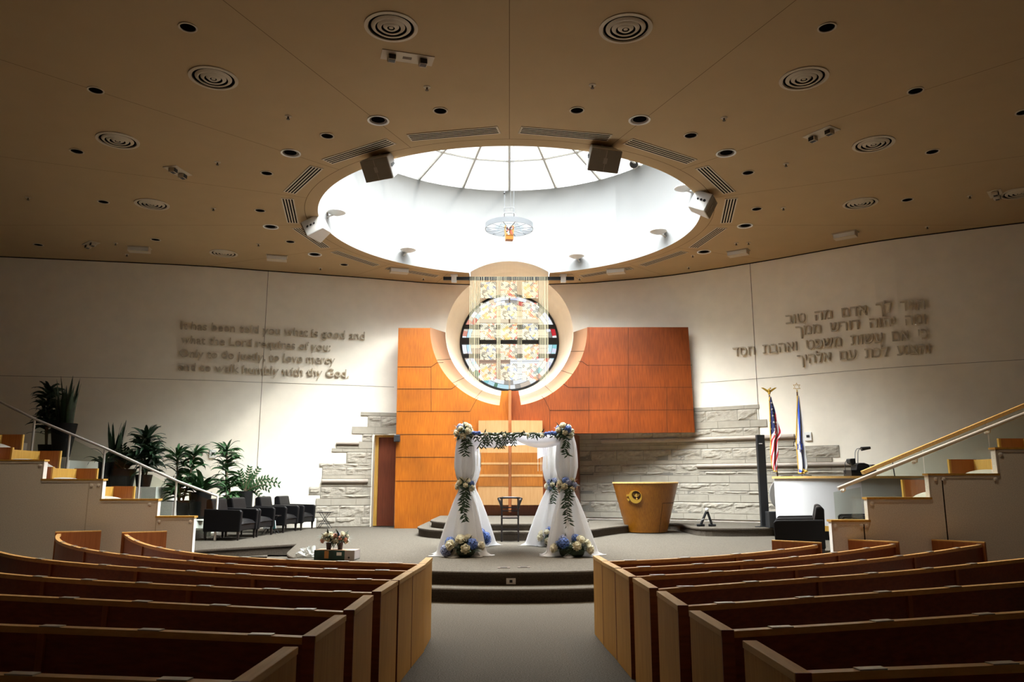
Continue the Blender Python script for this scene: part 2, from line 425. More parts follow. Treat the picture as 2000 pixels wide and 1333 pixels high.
TINTS = {'w': (.97, .97, .97), 'c': (.95, .78, .54), 'y': (.92, .70, .40), 'p': (.50, .33, .24), 'k': (.78, .64, .52), 'r': (.62, .010, .02), 'o': (.80, .33, .24),
         'g': (.16, .30, .20), 'b': (.62, .86, .93), 't': (.34, .72, .76), 's': (.26, .235, .20), 'l': (.78, .78, .92), 'G': (.45, .41, .36)}
keys = list(TINTS); tm = [glass('stained_' + ('%d' % i), tuple(c*.56 for c in TINTS[k]), .03) for i, k in enumerate(keys)]
seqo = 'wwkwwwgwtbgbbwGkkwowllwbltwrrwllswwkwllwwwcwwGwkokow'
seqi = 'bbllbwrocwwwGGwwwbbtwwrlbbsslwwwkwwGrGGGwwwwwwbrlbbb'
m_ = MB(); rnd = random.Random(5)
def ringpieces(r0, r1, seq):
    n = len(seq); cuts = [2*pi*(k + rnd.uniform(-.25, .25))/n for k in range(n)]
    for k in range(n):
        a = cuts[k]; b = cuts[(k+1) % n] + (2*pi if k == n-1 else 0); m_.cur = keys.index(seq[k]); st = 4
        for i in range(st):
            u = a + (b - a)*i/st; v = a + (b - a)*(i+1)/st
            # angles run from the left side anticlockwise
            P = lambda r, t: (-r*cos(t), YW, ZA - r*sin(t))
            m_.add([P(r0, u), P(r0, v), P(r1, v), P(r1, u)], [(0, 1, 2, 3)])
ringpieces(1.40, 1.54, seqo); ringpieces(1.26, 1.40, seqi)
m_.build('mosaic_border', tm, win, origin=wo)
m_ = MB()
rows = [-1.26 + 2.52 * k / 12 for k in range(13)]
for j in range(12):
    z0, z1 = rows[j], rows[j+1]
    for xa, xb in ((-1.3, 0), (0, 1.3)):
        zm = (z0 + z1)/2
        if zm > .1: kk = 'y' if zm > .75 else 'c'
        else: kk = ('p' if zm < -.15 else 'c') if xa < 0 else ('k' if zm > -.42 else 'w')
        m_.cur = keys.index(kk); st = 6
        for i in range(st):
            a = z0 + (z1 - z0)*i/st; b = z0 + (z1 - z0)*(i+1)/st
            wa = sqrt(max(0, 1.26**2 - a*a)); wb = sqrt(max(0, 1.26**2 - b*b))
            l0, l1, r1, r0 = (-wa, -wb, 0, 0) if xa < 0 else (0, 0, wb, wa)
            m_.add([(l0, YW, ZA + a), (r0, YW, ZA + a), (r1, YW, ZA + b), (l1, YW, ZA + b)], [(0, 1, 2, 3)])
m_.build('pane', tm, win, origin=wo)
m_ = MB(); lead = mat('window_lead', (.05, .045, .04), .6)
for r in (1.26, 1.40): m_.lathe([(r - .005, -.006), (r + .005, -.006), (r + .005, .006), (r - .005, .006), (r - .005, -.006)], 96, (0, YW - .01, ZA), M=Matrix.Rotation(pi/2, 4, 'X'), cap=False)
for z in rows[1:-1]:
    w = sqrt(1.26**2 - z*z); m_.box((-w, YW - .012, ZA + z - .005), (w, YW - .004, ZA + z + .005))
m_.build('lead_line', lead, win, origin=wo)

# ---- bimah platform
def catm(P, n=8):
    out = []
    for i in range(len(P) - 1):
        p0, p1, p2, p3 = [Vector(P[max(0, min(len(P) - 1, i + k))]) for k in (-1, 0, 1, 2)]
        for j in range(n): t_ = j/n; out.append(.5*((2*p1) + (-p0 + p2)*t_ + (2*p0 - 5*p1 + 4*p2 - p3)*t_*t_ + (-p0 + 3*p1 - 3*p2 + p3)*t_**3))
    out.append(Vector(P[-1])); return out
ZP, ZS, ZU = .36, .55, .70
def arc(cx, cy, r, a0, a1, n): return [(cx + r*sin(radians(a0 + (a1 - a0)*k/n)), cy - r*cos(radians(a0 + (a1 - a0)*k/n))) for k in range(n + 1)]
def slab(pts, z0, z1, name, nose=.05):
    m = MB(); m.prism(pts, z0, z1 - nose, side=1)
    # overhanging rounded carpet nosing
    n = len(pts); c = Vector((sum(p[0] for p in pts)/n, sum(p[1] for p in pts)/n))
    def off(d):
        out = []
        for i, p in enumerate(pts):
            a = Vector(pts[i-1]); b = Vector(pts[(i+1) % n]); t = (b - a).normalized(); out.append((p[0] + t.y*d, p[1] - t.x*d))
        return out
    lo, md, hi = off(.0), off(.03), off(.018)
    k = len(m.v)
    for ring, z in ((lo, z1 - nose), (md, z1 - nose + .008), (md, z1 - .014), (hi, z1)): m.v += [Vector((*p, z)) for p in ring]
    for r in range(3):
        for i in range(n):
            j = (i + 1) % n; m.f.append([k + r*n + i, k + r*n + j, k + (r+1)*n + j, k + (r+1)*n + i]); m.m.append(1)
    m.f.append([k + 3*n + i for i in range(n)]); m.m.append(0)
    o = m.build(name, [CARPET, RISER]); return struct(o)
plat = [(-6.2, 14.45), (-4.30, 16.30)] + arc(0, 15.2, 4.02, -78, 52, 44) + [(4.2, 12.45), (9.0, 12.2), (9.0, 20.0), (5.5, 22.2), (0, 23.35), (-5.5, 22.15), (-11, 20.6), (-11, 14.6)]
slab(plat, 0, ZP, 'floor_platform')
step = [(-6.6, 14.05), (-4.75, 15.85)] + arc(0, 15.2, 4.40, -80, 54, 44) + [(4.3, 12.1), (9.0, 11.9), (9, 14), (0, 15.4), (-6.6, 15.5)]
slab(step, 0, .18, 'floor_step')
# stone-side stage and the round dais in front of the ark
w = [onz(px, py, ZS) for px, py in ((1134, 1035), (1158, 1034), (1180, 1031), (1205, 1028), (1227, 1026), (1262, 1023), (1295, 1021), (1322, 1022), (1343, 1027), (1367, 1031), (1420, 1032), (1494, 1031.5), (1560, 1030))]
stage = [(-2.17, 21.8)] + arc(0, 19.27, 2.17, -90, 58, 30) + [(p.x, p.y) for p in catm([(p.x, p.y) for p in w], 4)] + [(9.0, 18.3), (9.0, 19.1), (6.7, 20.9), (4.6, 22.25), (2.1, 23.1), (1.0, 22.0)]
slab(stage, ZP, ZS, 'floor_stage')
dais = [(-1.87, 21.8)] + arc(0, 19.3, 1.87, -90, 90, 36) + [(1.87, 21.8)]
slab(dais, ZS, ZU, 'floor_dais')

# ---- stone cladding
def stone_block(m, x0, x1, z0, z1, rock, proud, seed):
    n = max(2, int((x1 - x0)/.045)) if rock else max(1, int((x1 - x0)/.25)); k = 8 if rock else 1
    g = .005
    def fn(u, v):
        x = x0 + g + (x1 - x0 - 2*g)*u; z = z0 + g + (z1 - z0 - 2*g)*v; d = proud
        if rock:
            e = min(u*(x1 - x0), (1 - u)*(x1 - x0), v*(z1 - z0), (1 - v)*(z1 - z0))
            nn = noise.noise((x*2.2 + seed*3.1, z*5.0, seed*1.7)); n2 = noise.noise((x*9, z*14, seed))
            d = .016 + min(1, e/.04)*max(0, .012 + .014*max(-1, min(1, (nn + (v - .5)*.9)*6)) + .016*n2 + .012*noise.noise((x*18, z*26, seed)))
        p = Vector((x, wy(x), z)) + wn(x)*d; return p
    m.cur = 1 if rock else 0
    m.grid(fn, n, k)
    # returns to the wall
    for (ua, va, ub, vb) in ((0, 0, 1, 0), (0, 1, 1, 1), (0, 0, 0, 1), (1, 0, 1, 1)):
        s_ = max(1, n)
        for i in range(s_):
            p = fn(ua + (ub - ua)*i/s_, va + (vb - va)*i/s_); q = fn(ua + (ub - ua)*(i+1)/s_, va + (vb - va)*(i+1)/s_)
            p2 = Vector((p.x, wy(p.x) - .001, p.z)); q2 = Vector((q.x, wy(q.x) - .001, q.z)); m.add([p, q, q2, p2], [(0, 1, 2, 3)])
def clad(name, courses, zf, refx, length=.66):
    m = MB(); rolls = []; i = 0
    for (va, vb, xa, xb, kind) in courses:
        z1, z0 = zf(va), zf(vb); i += 1
        x0, x1 = xa, xb
        if kind == 'roll': rolls.append((x0, x1, z0, z1)); continue
        L = length if kind != 'thin' else length; off = (i*.37) % 1 * L; x = x0; first = True
        m.cur = 2
        for k in range(12):
            a = x0 + (x1 - x0)*k/12; b = x0 + (x1 - x0)*(k+1)/12
            pa = Vector((a, wy(a), 0)) + wn(a)*.012; pb = Vector((b, wy(b), 0)) + wn(b)*.012
            m.add([(pa.x, pa.y, z0), (pb.x, pb.y, z0), (pb.x, pb.y, z1), (pa.x, pa.y, z1)], [(0, 1, 2, 3)])
        while x < x1 - .02:
            nx = min(x1, x + (L*(1 - off/L*.6) if first else L)); first = False
            if x1 - nx < .15: nx = x1
            stone_block(m, x, nx, z0, z1, kind == 'rock', .03 if kind != 'rock' else .02, i + x); x = nx
    o = struct(m.build(name, [STONE, ROCK, MORTAR], fix=True))
    for (x0, x1, z0, z1) in rolls:
        r = (z1 - z0)/2; mm = MB(); n = max(2, int((x1 - x0)/.3))
        mm.tube([Vector((x0 + (x1 - x0)*k/n, wy(x0 + (x1 - x0)*k/n), (z0 + z1)/2)) + wn(x0 + (x1 - x0)*k/n)*(r*.95) for k in range(n + 1)], r, 14)
        mm.build('roll_moulding', ROLL, o, smooth=True, origin=(0, 0, 0), angle=50)
# left: v in zoom rows at px ~ 690
def zfl(v): return onwall(690, 780 + v/4.76).z
def xl(v): return onwall(540 + v/4.76, 900).x
DR = xl(888); AK = -3.1
cl = [(118,152,xl(768),AK,'smooth'), (152,255,xl(835),AK,'rock'), (255,322,xl(692),AK,'smooth'), (322,392,xl(790),DR,'rock'), (395,428,xl(550),xl(758),'roll'),
      (428,459,xl(550),xl(760),'thin'), (394,459,xl(760),DR,'smooth'), (460,493,xl(510),DR,'thin'), (493,598,xl(648),DR,'rock'), (599,636,xl(398),DR,'rock'),
      (636,708,xl(430),DR,'rock'), (708,741,xl(430),DR,'thin'), (743,782,xl(430),xl(852),'roll'), (742,783,xl(852),DR,'smooth'), (784,813,xl(425),DR,'thin'),
      (817,888,xl(315),DR,'rock'), (888,921,xl(420),DR,'rock'), (924,988,xl(383),DR,'smooth'), (989,1097,xl(376),DR,'rock'), (1098,1185,xl(395),DR,'rock')]
clad('wall_stone_left', cl, zfl, 690)
def zfr(v): return onwall(1446, 760 + v/4.4425).z
def xr(px): return onwall(px, 900).x
A2 = 1.95; E = 3.6
cr = [(145,178,E,xr(1489),'smooth'), (178,275,E,xr(1484),'rock'), (275,337,E,xr(1503),'smooth'), (338,407,E,xr(1486),'rock'), (409,447,E-.9,xr(1556),'roll'),
      (407,447,A2,E-.9,'smooth'), (338,407,A2,E,'smooth'), (447,473,A2,xr(1556),'thin'), (473,511,A2,xr(1553),'thin'), (512,610,A2,xr(1641),'rock'), (611,646,A2,xr(1626),'thin'), (648,716,A2,xr(1362),'rock'),
      (648,683,xr(1362),xr(1662),'roll'), (683,714,xr(1362),xr(1662),'thin'), (715,747,A2,xr(1670),'rock'), (749,816,A2,xr(1690),'smooth'), (818,886,A2,xr(1423),'rock'), (818,886,xr(1423),xr(1690),'smooth'),
      (888,919,A2,xr(1690),'rock'), (920,986,A2,xr(1690),'smooth'), (988,1086,A2,xr(1690),'rock'), (1088,1140,A2,xr(1690),'thin')]
clad('wall_stone_right', cr, zfr, 1446, .74)

# ---- doorway beside the ark : door_1
mb = MB(); ya = wy(-3.6)
mb.box((DX0, wy(DX0) - .02, 0), (DX0 + .03, ya + .9, DZ1)); mb.box((DX0, ya, DZ1), (-3.0, ya + .9, DZ1 + .03)); mb.box((DX0, ya + .88, 0), (-2.9, ya + .9, DZ1))
mb.box((DX1 + .3, 22.9, 0), (DX1 + .33, ya + .9, DZ1))
struct(mb.build('wall_doorway', WHITE))
d = thing('door_1', None, None, (-3.6, ya + .3, ZP)); struct(d)
xa, xb = ony(737, 1000, ya + .3).x, ony(772, 1000, ya + .3).x; zt = ony(750, 855, ya + .3).z
m_ = MB(); m_.box((xa, ya + .26, ZP), (xb + .35, ya + .31, zt)); m_.build('door_leaf', DOORW, d)
m_ = MB(); m_.box((xa - .13, ya + .2, ZP), (xa, ya + .3, zt + .12)); m_.box((xa, ya + .2, zt), (xb + .35, ya + .3, zt + .12)); m_.build('door_frame', YELW, d)
# ================================================================ ark screen
YA = 21.75
def A(px, py, Y=YA): p = ony(px, py, Y); return (p.x, p.z)
ark = thing('ark_screen', 'tall orange wood panelled ark with a round cut-out around the stained glass window', 'ark', (0, YA, ZP))
xc, ZK = A(993.5, 640)[0], A(993.5, 640)[1]; RC = A(1147, 640)[0] - xc
def cutL(): a0, a1 = pi, 1.5*pi - .1146; return [(xc + RC*cos(a0 + (a1 - a0)*k/30), ZK + RC*sin(a0 + (a1 - a0)*k/30)) for k in range(31)]
def cutR(): a0, a1 = 1.5*pi + .154, 2*pi; return [(xc + RC*cos(a0 + (a1 - a0)*k/30), ZK + RC*sin(a0 + (a1 - a0)*k/30)) for k in range(31)]
xm = A(996, 700)[0]; zb = ZP
L_, R_ = cutL(), cutR(); ztl, ztr = A(800, 641)[1], A(1250, 639.5)[1]
left = [(A(770, 1030)[0], zb), (A(778, 641)[0], ztl), (A(840, 641)[0], ztl)] + L_ + [A(979, 764), (xm, A(996, 764)[1]), (xm, zb)]
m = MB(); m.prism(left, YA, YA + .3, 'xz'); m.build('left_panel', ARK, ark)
xr2 = A(1121, 930)[0]; zw = A(1200, 847)[1]
right = [(xm, zb), (xm, A(996, 764)[1]), A(1013, 764)] + R_ + [(A(1147, 641)[0], ztr), (xr2 + .15, ztr), (xr2, zw), (xr2, zb)]
right = [(xm, zb), (xm, A(996, 764)[1]), A(1013, 764)] + R_ + [(R_[-1][0], ztr), (A(1150, 640)[0], ztr), (A(1150, 847)[0], zw), (xr2, zw), (xr2, zb)]
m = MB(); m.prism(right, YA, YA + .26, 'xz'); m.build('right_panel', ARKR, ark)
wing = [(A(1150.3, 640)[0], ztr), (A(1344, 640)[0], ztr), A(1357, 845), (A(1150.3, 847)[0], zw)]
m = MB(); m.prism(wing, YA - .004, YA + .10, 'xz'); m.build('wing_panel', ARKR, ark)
m = MB(); yb = wy(2.1) - .1; m.hexa([(xr2 - .05, YA + .3, zb), (xr2, YA + .02, zb), (ony(1134, 1000, yb).x, yb, zb), (xr2 - .05, yb, zb),
        (xr2 - .05, YA + .3, zw), (xr2, YA + .02, zw), (ony(1134, 1000, yb).x, yb, zw), (xr2 - .05, yb, zw)]); m.build('side_panel', ARKR, ark)
m = MB(); m.box((A(770,1000)[0] + .002, YA + .3, zb), (A(770,1000)[0] + .06, wy(-3.2) + .2, ztl - .01)); m.build('side_panel', ARK, ark)
# splayed soffit of the cut-out
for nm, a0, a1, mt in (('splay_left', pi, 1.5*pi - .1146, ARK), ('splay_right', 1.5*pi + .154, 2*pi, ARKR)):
    m = MB()
    def fn(u, v):
        a = a0 + (a1 - a0)*u; r = RC + (RA + .005 - RC)*v; xx = xc*(1 - v)
        return (xx + r*cos(a), YA + (wy(RA*cos(a)) + .03 - YA)*v, ZK + (ZA - ZK)*v + r*sin(a))
    m.grid(fn, 40, 4); o = m.build(nm, wood('lit_splay_wood', (.26, .125, .06), (.31, .16, .085), 2.0, .4, var=.08), ark, smooth=True)  # paler than the ark boards: bright light on the splay is in its colour
    m = MB()
    for u in (.30, .545, .78): m.tube([Vector(fn(u, v)) + Vector((0, -.004, .004)) for v in (0, .5, 1)], .006, 4)
    m.build('panel_joint', GROOVE, o, origin=ark.location)
# narrow joints between the boards
m = MB()
def joint(*pp, w=.009):
    pts = [A(*p) for p in pp]
    for (x0, z0), (x1, z1) in zip(pts, pts[1:]):
        d = Vector((x1 - x0, z1 - z0)).normalized(); nx, nz = -d.y*w/2, d.x*w/2
        m.prism([(x0 + nx, z0 + nz), (x1 + nx, z1 + nz), (x1 - nx, z1 - nz), (x0 - nx, z0 - nz)], YA - .0065, YA + .01, 'xz')
joint((776.5, 717), (842, 717), (853, 709), (866, 708.5)); joint((776, 760), (882, 760), (893, 752)); joint((775, 804), (918, 804), (930, 782), (934, 777))
joint((842, 717), (842, 760)); joint((842, 760), (842, 804))
for y in (849, 893.5, 940): joint((773, y), (934, y))
joint((1130, 706.5), (1137, 706.5), (1147, 714), (1351, 713.5)); joint((1100, 750), (1110, 757), (1353, 757)); joint((1058, 774), (1064, 781), (1074, 802), (1356, 801))
joint((1150, 757), (1150, 847)); joint((1227, 641), (1227, 846)); joint((1302, 757), (1303, 846)); joint((1074, 802), (1074, 848))
joint((1063, 849), (1119, 849))
for y in (893, 939): joint((1061, y), (1120, y))
m.build('panel_joint', GROOVE, ark)
# centre fin and the two doors
m = MB(); m.box((A(993.2, 900)[0], YA - .22, A(996, 1000)[1]), (A(998.6, 900)[0], YA + .02, A(996, 764.5)[1])); m.build('centre_post', wood('fin_brown', (.24, .07, .015), (.34, .11, .03), 3), ark)
YD = YA - .2
for (pa, pb) in ((934, 993), (999, 1060)):
    xs_ = (A(pa, 900, YD)[0], A(pb, 900, YD)[0]); d_ = None
    bands = [(822, 885, MAPLE, 'door'), (885, 904, STRIP, 'inlay_board'), (904, 908, MAPLE, 'maple_strip'), (908, 927, STRIP, 'inlay_board'), (927, 931.5, MAPLE, 'maple_strip'), (931.5, 950.5, STRIP, 'inlay_board'), (950.5, 987, MAPLE, 'lower_board')]
    z0, z1 = A(996, 987, YD)[1], A(996, 822, YD)[1]
    m = MB()
    def curve(u): return YD - .05*(1 - (u if pa < 960 else 1 - u)) * 0 - .07*sin(pi*(u*.5 + (0 if pa < 960 else .5)))
    def slabc(za, zb_, t0):
        n = 8
        for i in range(n):
            u0, u1 = i/n, (i+1)/n; x0 = xs_[0] + (xs_[1] - xs_[0])*u0; x1 = xs_[0] + (xs_[1] - xs_[0])*u1; ya_, yb_ = curve(u0) - t0, curve(u1) - t0
            m.hexa([(x0, ya_, za), (x1, yb_, za), (x1, YA - .002, za), (x0, YA - .002, za), (x0, ya_, zb_), (x1, yb_, zb_), (x1, YA - .002, zb_), (x0, YA - .002, zb_)])
    slabc(z0, z1, 0); d_ = m.build('door', MAPLE, ark)
    for (ya_, yb_, mt, nm) in bands[1:6]:
        m = MB(); slabc(A(996, yb_, YD)[1], A(996, ya_, YD)[1], .008 if mt is STRIP else .014); m.build(nm, mt, d_, origin=ark.location)

# black box camera on the ark edge
t = thing('wall_loudspeaker', 'small black box speaker fixed on the left edge of the wood ark', 'speaker', (A(776, 857)[0], YA - .12, A(776, 857)[1]))
m = MB(); o = t.location; m.box((o.x - .07, o.y - .08, o.z - .1), (o.x + .09, o.y + .08, o.z + .09)); m.build('body', BLACKP, t, bevel=.015)
m = MB(); m.box((o.x - .02, o.y + .08, o.z - .03), (o.x + .03, YA, o.z + .03)); m.build('bracket', BLACKM, t)

# ================================================================ hanging textile in front of the window
YT = 22.28
def Tx(px): return ony(px, 640, YT).x
def Tz(py): return ony(995, py, YT).z
tx = thing('textile_hanging', 'woven square panels on cords hanging from a black bar before the round window', 'textile', (0, YT, Tz(544)))
m = MB(); m.box((ony(866, 544, YT).x, YT - .04, Tz(547.5)), (ony(1121, 544, YT).x, YT + .04, Tz(541.5))); m.build('bar', BLACKM, tx)
for px in (887, 1100):
    x = ony(px, 540, YT).x
    m = MB(); m.box((x - .10, YT - .1, ZC - .03), (x + .10, YT + .12, ZC)); m.box((x - .075, YT - .06, Tz(552)), (x + .075, YT + .06, ZC - .03)); m.build('ceiling_bracket', WPLAS, tx)
CORD = mat('cream_cord', (.34, .30, .19), .8); m = MB(); rnd = random.Random(3)
def cords(p0, p1, n, y1):
    for k in range(n):
        px = p0 + (p1 - p0)*(k + rnd.uniform(.2, .8))/n; x = Tx(px)
        w_ = rnd.choice((.003, .004, .006)); m.box((x - w_, YT - .052, Tz(y1 + rnd.uniform(-6, 4))), (x + w_, YT - .047, Tz(541)))
cords(917, 937, 11, 752); cords(1052, 1071, 11, 752); cords(969.5, 978, 4, 745); cords(1010.5, 1019.5, 4, 745); cords(938, 969, 9, 556); cords(978, 1010, 9, 556); cords(1020, 1051, 9, 556)
o = m.build('cord', CORD, tx); o['kind'] = 'stuff'
def textile_mat(name, seed, hues):
    mt = bpy.data.materials.new(name); mt.use_nodes = True; nt = mt.node_tree; N = nt.nodes; L = nt.links; b = N['Principled BSDF']; b.inputs['Roughness'].default_value = .85
    uv = N.new('ShaderNodeUVMap'); mp = N.new('ShaderNodeMapping'); mp.inputs['Location'].default_value = (seed*1.3, seed*.7, 0); L.new(uv.outputs[0], mp.inputs[0])
    v = N.new('ShaderNodeTexVoronoi'); v.distance = 'CHEBYCHEV'; v.inputs['Scale'].default_value = 5.5; L.new(mp.outputs[0], v.inputs['Vector'])
    sx = N.new('ShaderNodeSeparateColor'); L.new(v.outputs['Color'], sx.inputs[0])
    r = N.new('ShaderNodeValToRGB'); r.color_ramp.interpolation = 'CONSTANT'; L.new(sx.outputs[0], r.inputs[0])
    for i, (p, c) in enumerate(hues):
        if i < 2: e = r.color_ramp.elements[i]; e.position = p
        else: e = r.color_ramp.elements.new(p)
        e.color = (*c, 1)
    wv = N.new('ShaderNodeTexWave'); wv.bands_direction = 'DIAGONAL'; wv.inputs['Scale'].default_value = 5.5; wv.inputs['Distortion'].default_value = .25; wv.inputs['Detail Scale'].default_value = 3
    L.new(uv.outputs[0], wv.inputs['Vector'])
    gt = N.new('ShaderNodeMath'); gt.operation = 'GREATER_THAN'; gt.inputs[1].default_value = .48; L.new(wv.outputs['Fac'], gt.inputs[0])
    mx = N.new('ShaderNodeMix'); mx.data_type = 'RGBA'; mx.inputs['A'].default_value = (.42, .37, .25, 1); L.new(r.outputs[0], mx.inputs['B']); L.new(gt.outputs[0], mx.inputs['Factor']); L.new(mx.outputs['Result'], b.inputs['Base Color'])
    tr = N.new('ShaderNodeBsdfTransparent'); ms = N.new('ShaderNodeMixShader'); op = N.new('ShaderNodeMath'); op.operation = 'MULTIPLY_ADD'; op.inputs[1].default_value = .48; op.inputs[2].default_value = .22
    L.new(gt.outputs[0], op.inputs[0]); L.new(op.outputs[0], ms.inputs[0]); L.new(tr.outputs[0], ms.inputs[1]); L.new(b.outputs[0], ms.inputs[2]); L.new(ms.outputs[0], N['Material Output'].inputs[0])
    return mt
cr_, gy, bl, rd, or_, gd, dk = (.42, .37, .25), (.07, .065, .055), (.05, .10, .22), (.42, .02, .012), (.50, .12, .02), (.40, .23, .03), (.02, .02, .018)
TM = [textile_mat('woven_grey', 1, [(0, cr_), (.3, gy), (.5, cr_), (.62, dk), (.75, bl), (.85, cr_), (.93, gd)]),
      textile_mat('woven_red', 2, [(0, cr_), (.28, gy), (.5, rd), (.6, cr_), (.75, or_), (.85, dk), (.92, cr_)]),
      textile_mat('woven_gold', 3, [(0, cr_), (.3, gd), (.5, cr_), (.6, or_), (.72, gy), (.85, cr_), (.93, rd)])]
rowsY = [(552, 584), (593, 624.5), (633, 665), (673.5, 704), (711.5, 744)]
for j, (ya_, yb_) in enumerate(rowsY):
    for i, (pa, pb) in enumerate(((938, 969), (978, 1010), (1020, 1051))):
        m = MB(); x0, x1, z0, z1 = Tx(pa), Tx(pb), Tz(yb_), Tz(ya_)
        m.grid(lambda u, v: (x0 + (x1 - x0)*u, YT - .075 - .004*sin(9*u), z0 + (z1 - z0)*v), 6, 1, uv=True)
        o = m.build('woven_square', TM[(i + j*2) % 3], tx, fix=False); s_ = o.modifiers.new('thickness', 'SOLIDIFY'); s_.thickness = .012

# ================================================================ raised wall inscriptions
LETTER = mat('shaded_letter_paint', (.50, .425, .315), .7, spec=.2)  # wall paint darkened, so the shade around the letters is in their colour
def text_mesh(txt):
    """outlines of the lettering filled contour by contour, so that overlapping strokes of a letter stay solid"""
    from mathutils.geometry import tessellate_polygon, interpolate_bezier
    cu = bpy.data.curves.new('t', 'FONT'); cu.body = txt; cu.size = 1
    o = bpy.data.objects.new('t', cu); COL.objects.link(o); bpy.context.view_layer.update()
    oc = o.to_curve(bpy.context.evaluated_depsgraph_get()); polys = []
    for sp in oc.splines:
        P = []
        if sp.type == 'BEZIER':
            n = len(sp.bezier_points)
            for k in range(n):
                a, b = sp.bezier_points[k], sp.bezier_points[(k + 1) % n]
                straight = (a.handle_right - a.co).cross(b.co - a.co).length < 1e-6 and (b.handle_left - b.co).cross(b.co - a.co).length < 1e-6
                P += [a.co.copy()] if straight else interpolate_bezier(a.co, a.handle_right, b.handle_left, b.co, 6)[:-1]
        else: P = [p.co.to_3d() for p in sp.points]
        Q = []
        for p in P:
            p = Vector((p.x, p.y, 0))
            if not Q or (p - Q[-1]).length > 1e-5: Q.append(p)
        if len(Q) > 2: polys.append(Q)
    o.to_curve_clear(); bpy.data.objects.remove(o); bpy.data.curves.remove(cu)
    def area(P): return sum(P[k - 1].x*P[k].y - P[k].x*P[k - 1].y for k in range(len(P)))/2
    def inside(p, P):
        c = False
        for k in range(len(P)):
            a, b = P[k - 1], P[k]
            if (a.y > p.y) != (b.y > p.y) and p.x < (b.x - a.x)*(p.y - a.y)/(b.y - a.y) + a.x: c = not c
        return c
    sg = 1 if area(max(polys, key=lambda P: abs(area(P)))) > 0 else -1
    outer = [P for P in polys if area(P)*sg > 0]; holes = [P for P in polys if area(P)*sg <= 0]; bm = bmesh.new()
    for P in outer:
        H = [h for h in holes if inside(h[0], P)]; allp = [v for q in [P] + H for v in q]; vs = [bm.verts.new(v) for v in allp]
        for t in tessellate_polygon([P] + H):
            try: bm.faces.new([vs[k] for k in t])
            except ValueError: pass
    for v in [v for v in bm.verts if not v.link_faces]: bm.verts.remove(v)
    bmesh.ops.recalc_face_normals(bm, faces=bm.faces)
    return bm
def wall_line(parent, name, txt, pA, pB, hpx, vsc=1.0, ref='H'):
    """pA/pB pixel ends of the baseline, hpx letter height at the middle"""
    a, b = onwall(*pA), onwall(*pB); bm = text_mesh(txt)
    bmesh.ops.remove_doubles(bm, verts=bm.verts, dist=1e-5)
    xs_ = [v.co.x for v in bm.verts]; x0, x1 = min(xs_), max(xs_)
    mid = ((pA[0] + pB[0])/2, (pA[1] + pB[1])/2); H = onwall(mid[0], mid[1] - hpx).z - onwall(*mid).z
    # one mesh per word: islands separated by a wide gap start a new word
    seen, isl = set(), []
    for f in bm.faces:
        if f in seen: continue
        st, grp = [f], []; seen.add(f)
        while st:
            g = st.pop(); grp.append(g)
            for e in g.edges:
                for h in e.link_faces:
                    if h not in seen: seen.add(h); st.append(h)
        isl.append((min(v.co.x for g in grp for v in g.verts), max(v.co.x for g in grp for v in g.verts), grp))
    isl.sort(key=lambda q: q[0]); words, hi = [], -9
    for a_, b_, grp in isl:
        if a_ - hi > .17: words.append([])
        words[-1].append(grp); hi = max(hi, b_)
    line = bpy.data.objects.new(name, None); COL.objects.link(line); line.parent = parent
    for w_ in words:
        nb = bmesh.new(); vm = {}
        for grp in w_:
            for g in grp:
                vs = []
                for v in g.verts:
                    if v not in vm: vm[v] = nb.verts.new(v.co)
                    vs.append(vm[v])
                nb.faces.new(vs)
        r = bmesh.ops.extrude_face_region(nb, geom=nb.faces[:]); top = {e for e in r['geom'] if isinstance(e, bmesh.types.BMVert)}
        for v in nb.verts:
            t = (v.co.x - x0)/(x1 - x0); X = a.x + (b.x - a.x)*t; Z = a.z + (b.z - a.z)*t + v.co.y*H/.72*vsc
            v.co = Vector((X, wy(X), Z)) + wn(X)*(.07 if v in top else .02) - parent.location
        bmesh.ops.recalc_face_normals(nb, faces=nb.faces)
        me = bpy.data.meshes.new('word'); nb.to_mesh(me); nb.free(); me.materials.append(LETTER)
        o = bpy.data.objects.new('word', me); COL.objects.link(o); o.parent = line
    bm.free()
p = onwall(530, 690)
ins = thing('wall_inscription', 'four lines of raised English verse lettering on the curved wall', 'inscription', p, group=None)
for txt, pa, pb in (('It has been told you what is good and', (353.5, 644), (712, 664)), ('what the Lord requires of you:', (354, 671.5), (645, 686)),
                    ('Only to do justly, to love mercy', (351, 698), (654, 711)), ('and to walk humbly with thy God.', (348.5, 724.5), (681, 737.5))):
    wall_line(ins, 'text_line', txt, pa, pb, 16)
p = onwall(1670, 655)
ins = thing('wall_inscription', 'four lines of raised Hebrew verse lettering on the curved wall', 'inscription', p)
for txt, pl, pr in (('הגיד לך אדם מה טוב', (1536.5, 634), (1807.5, 604.5)), ('ומה יהוה דורש ממך', (1556, 656), (1809.5, 633)),
                    ('כי אם עשות משפט ואהבת חסד', (1433, 697), (1813, 662.5)), ('והצנע לכת עם אלהיך', (1559, 712), (1817, 691))):
    wall_line(ins, 'text_line', '  '.join(w_[::-1] for w_ in txt.split()[::-1]), pl, pr, 17.5, 1.25)

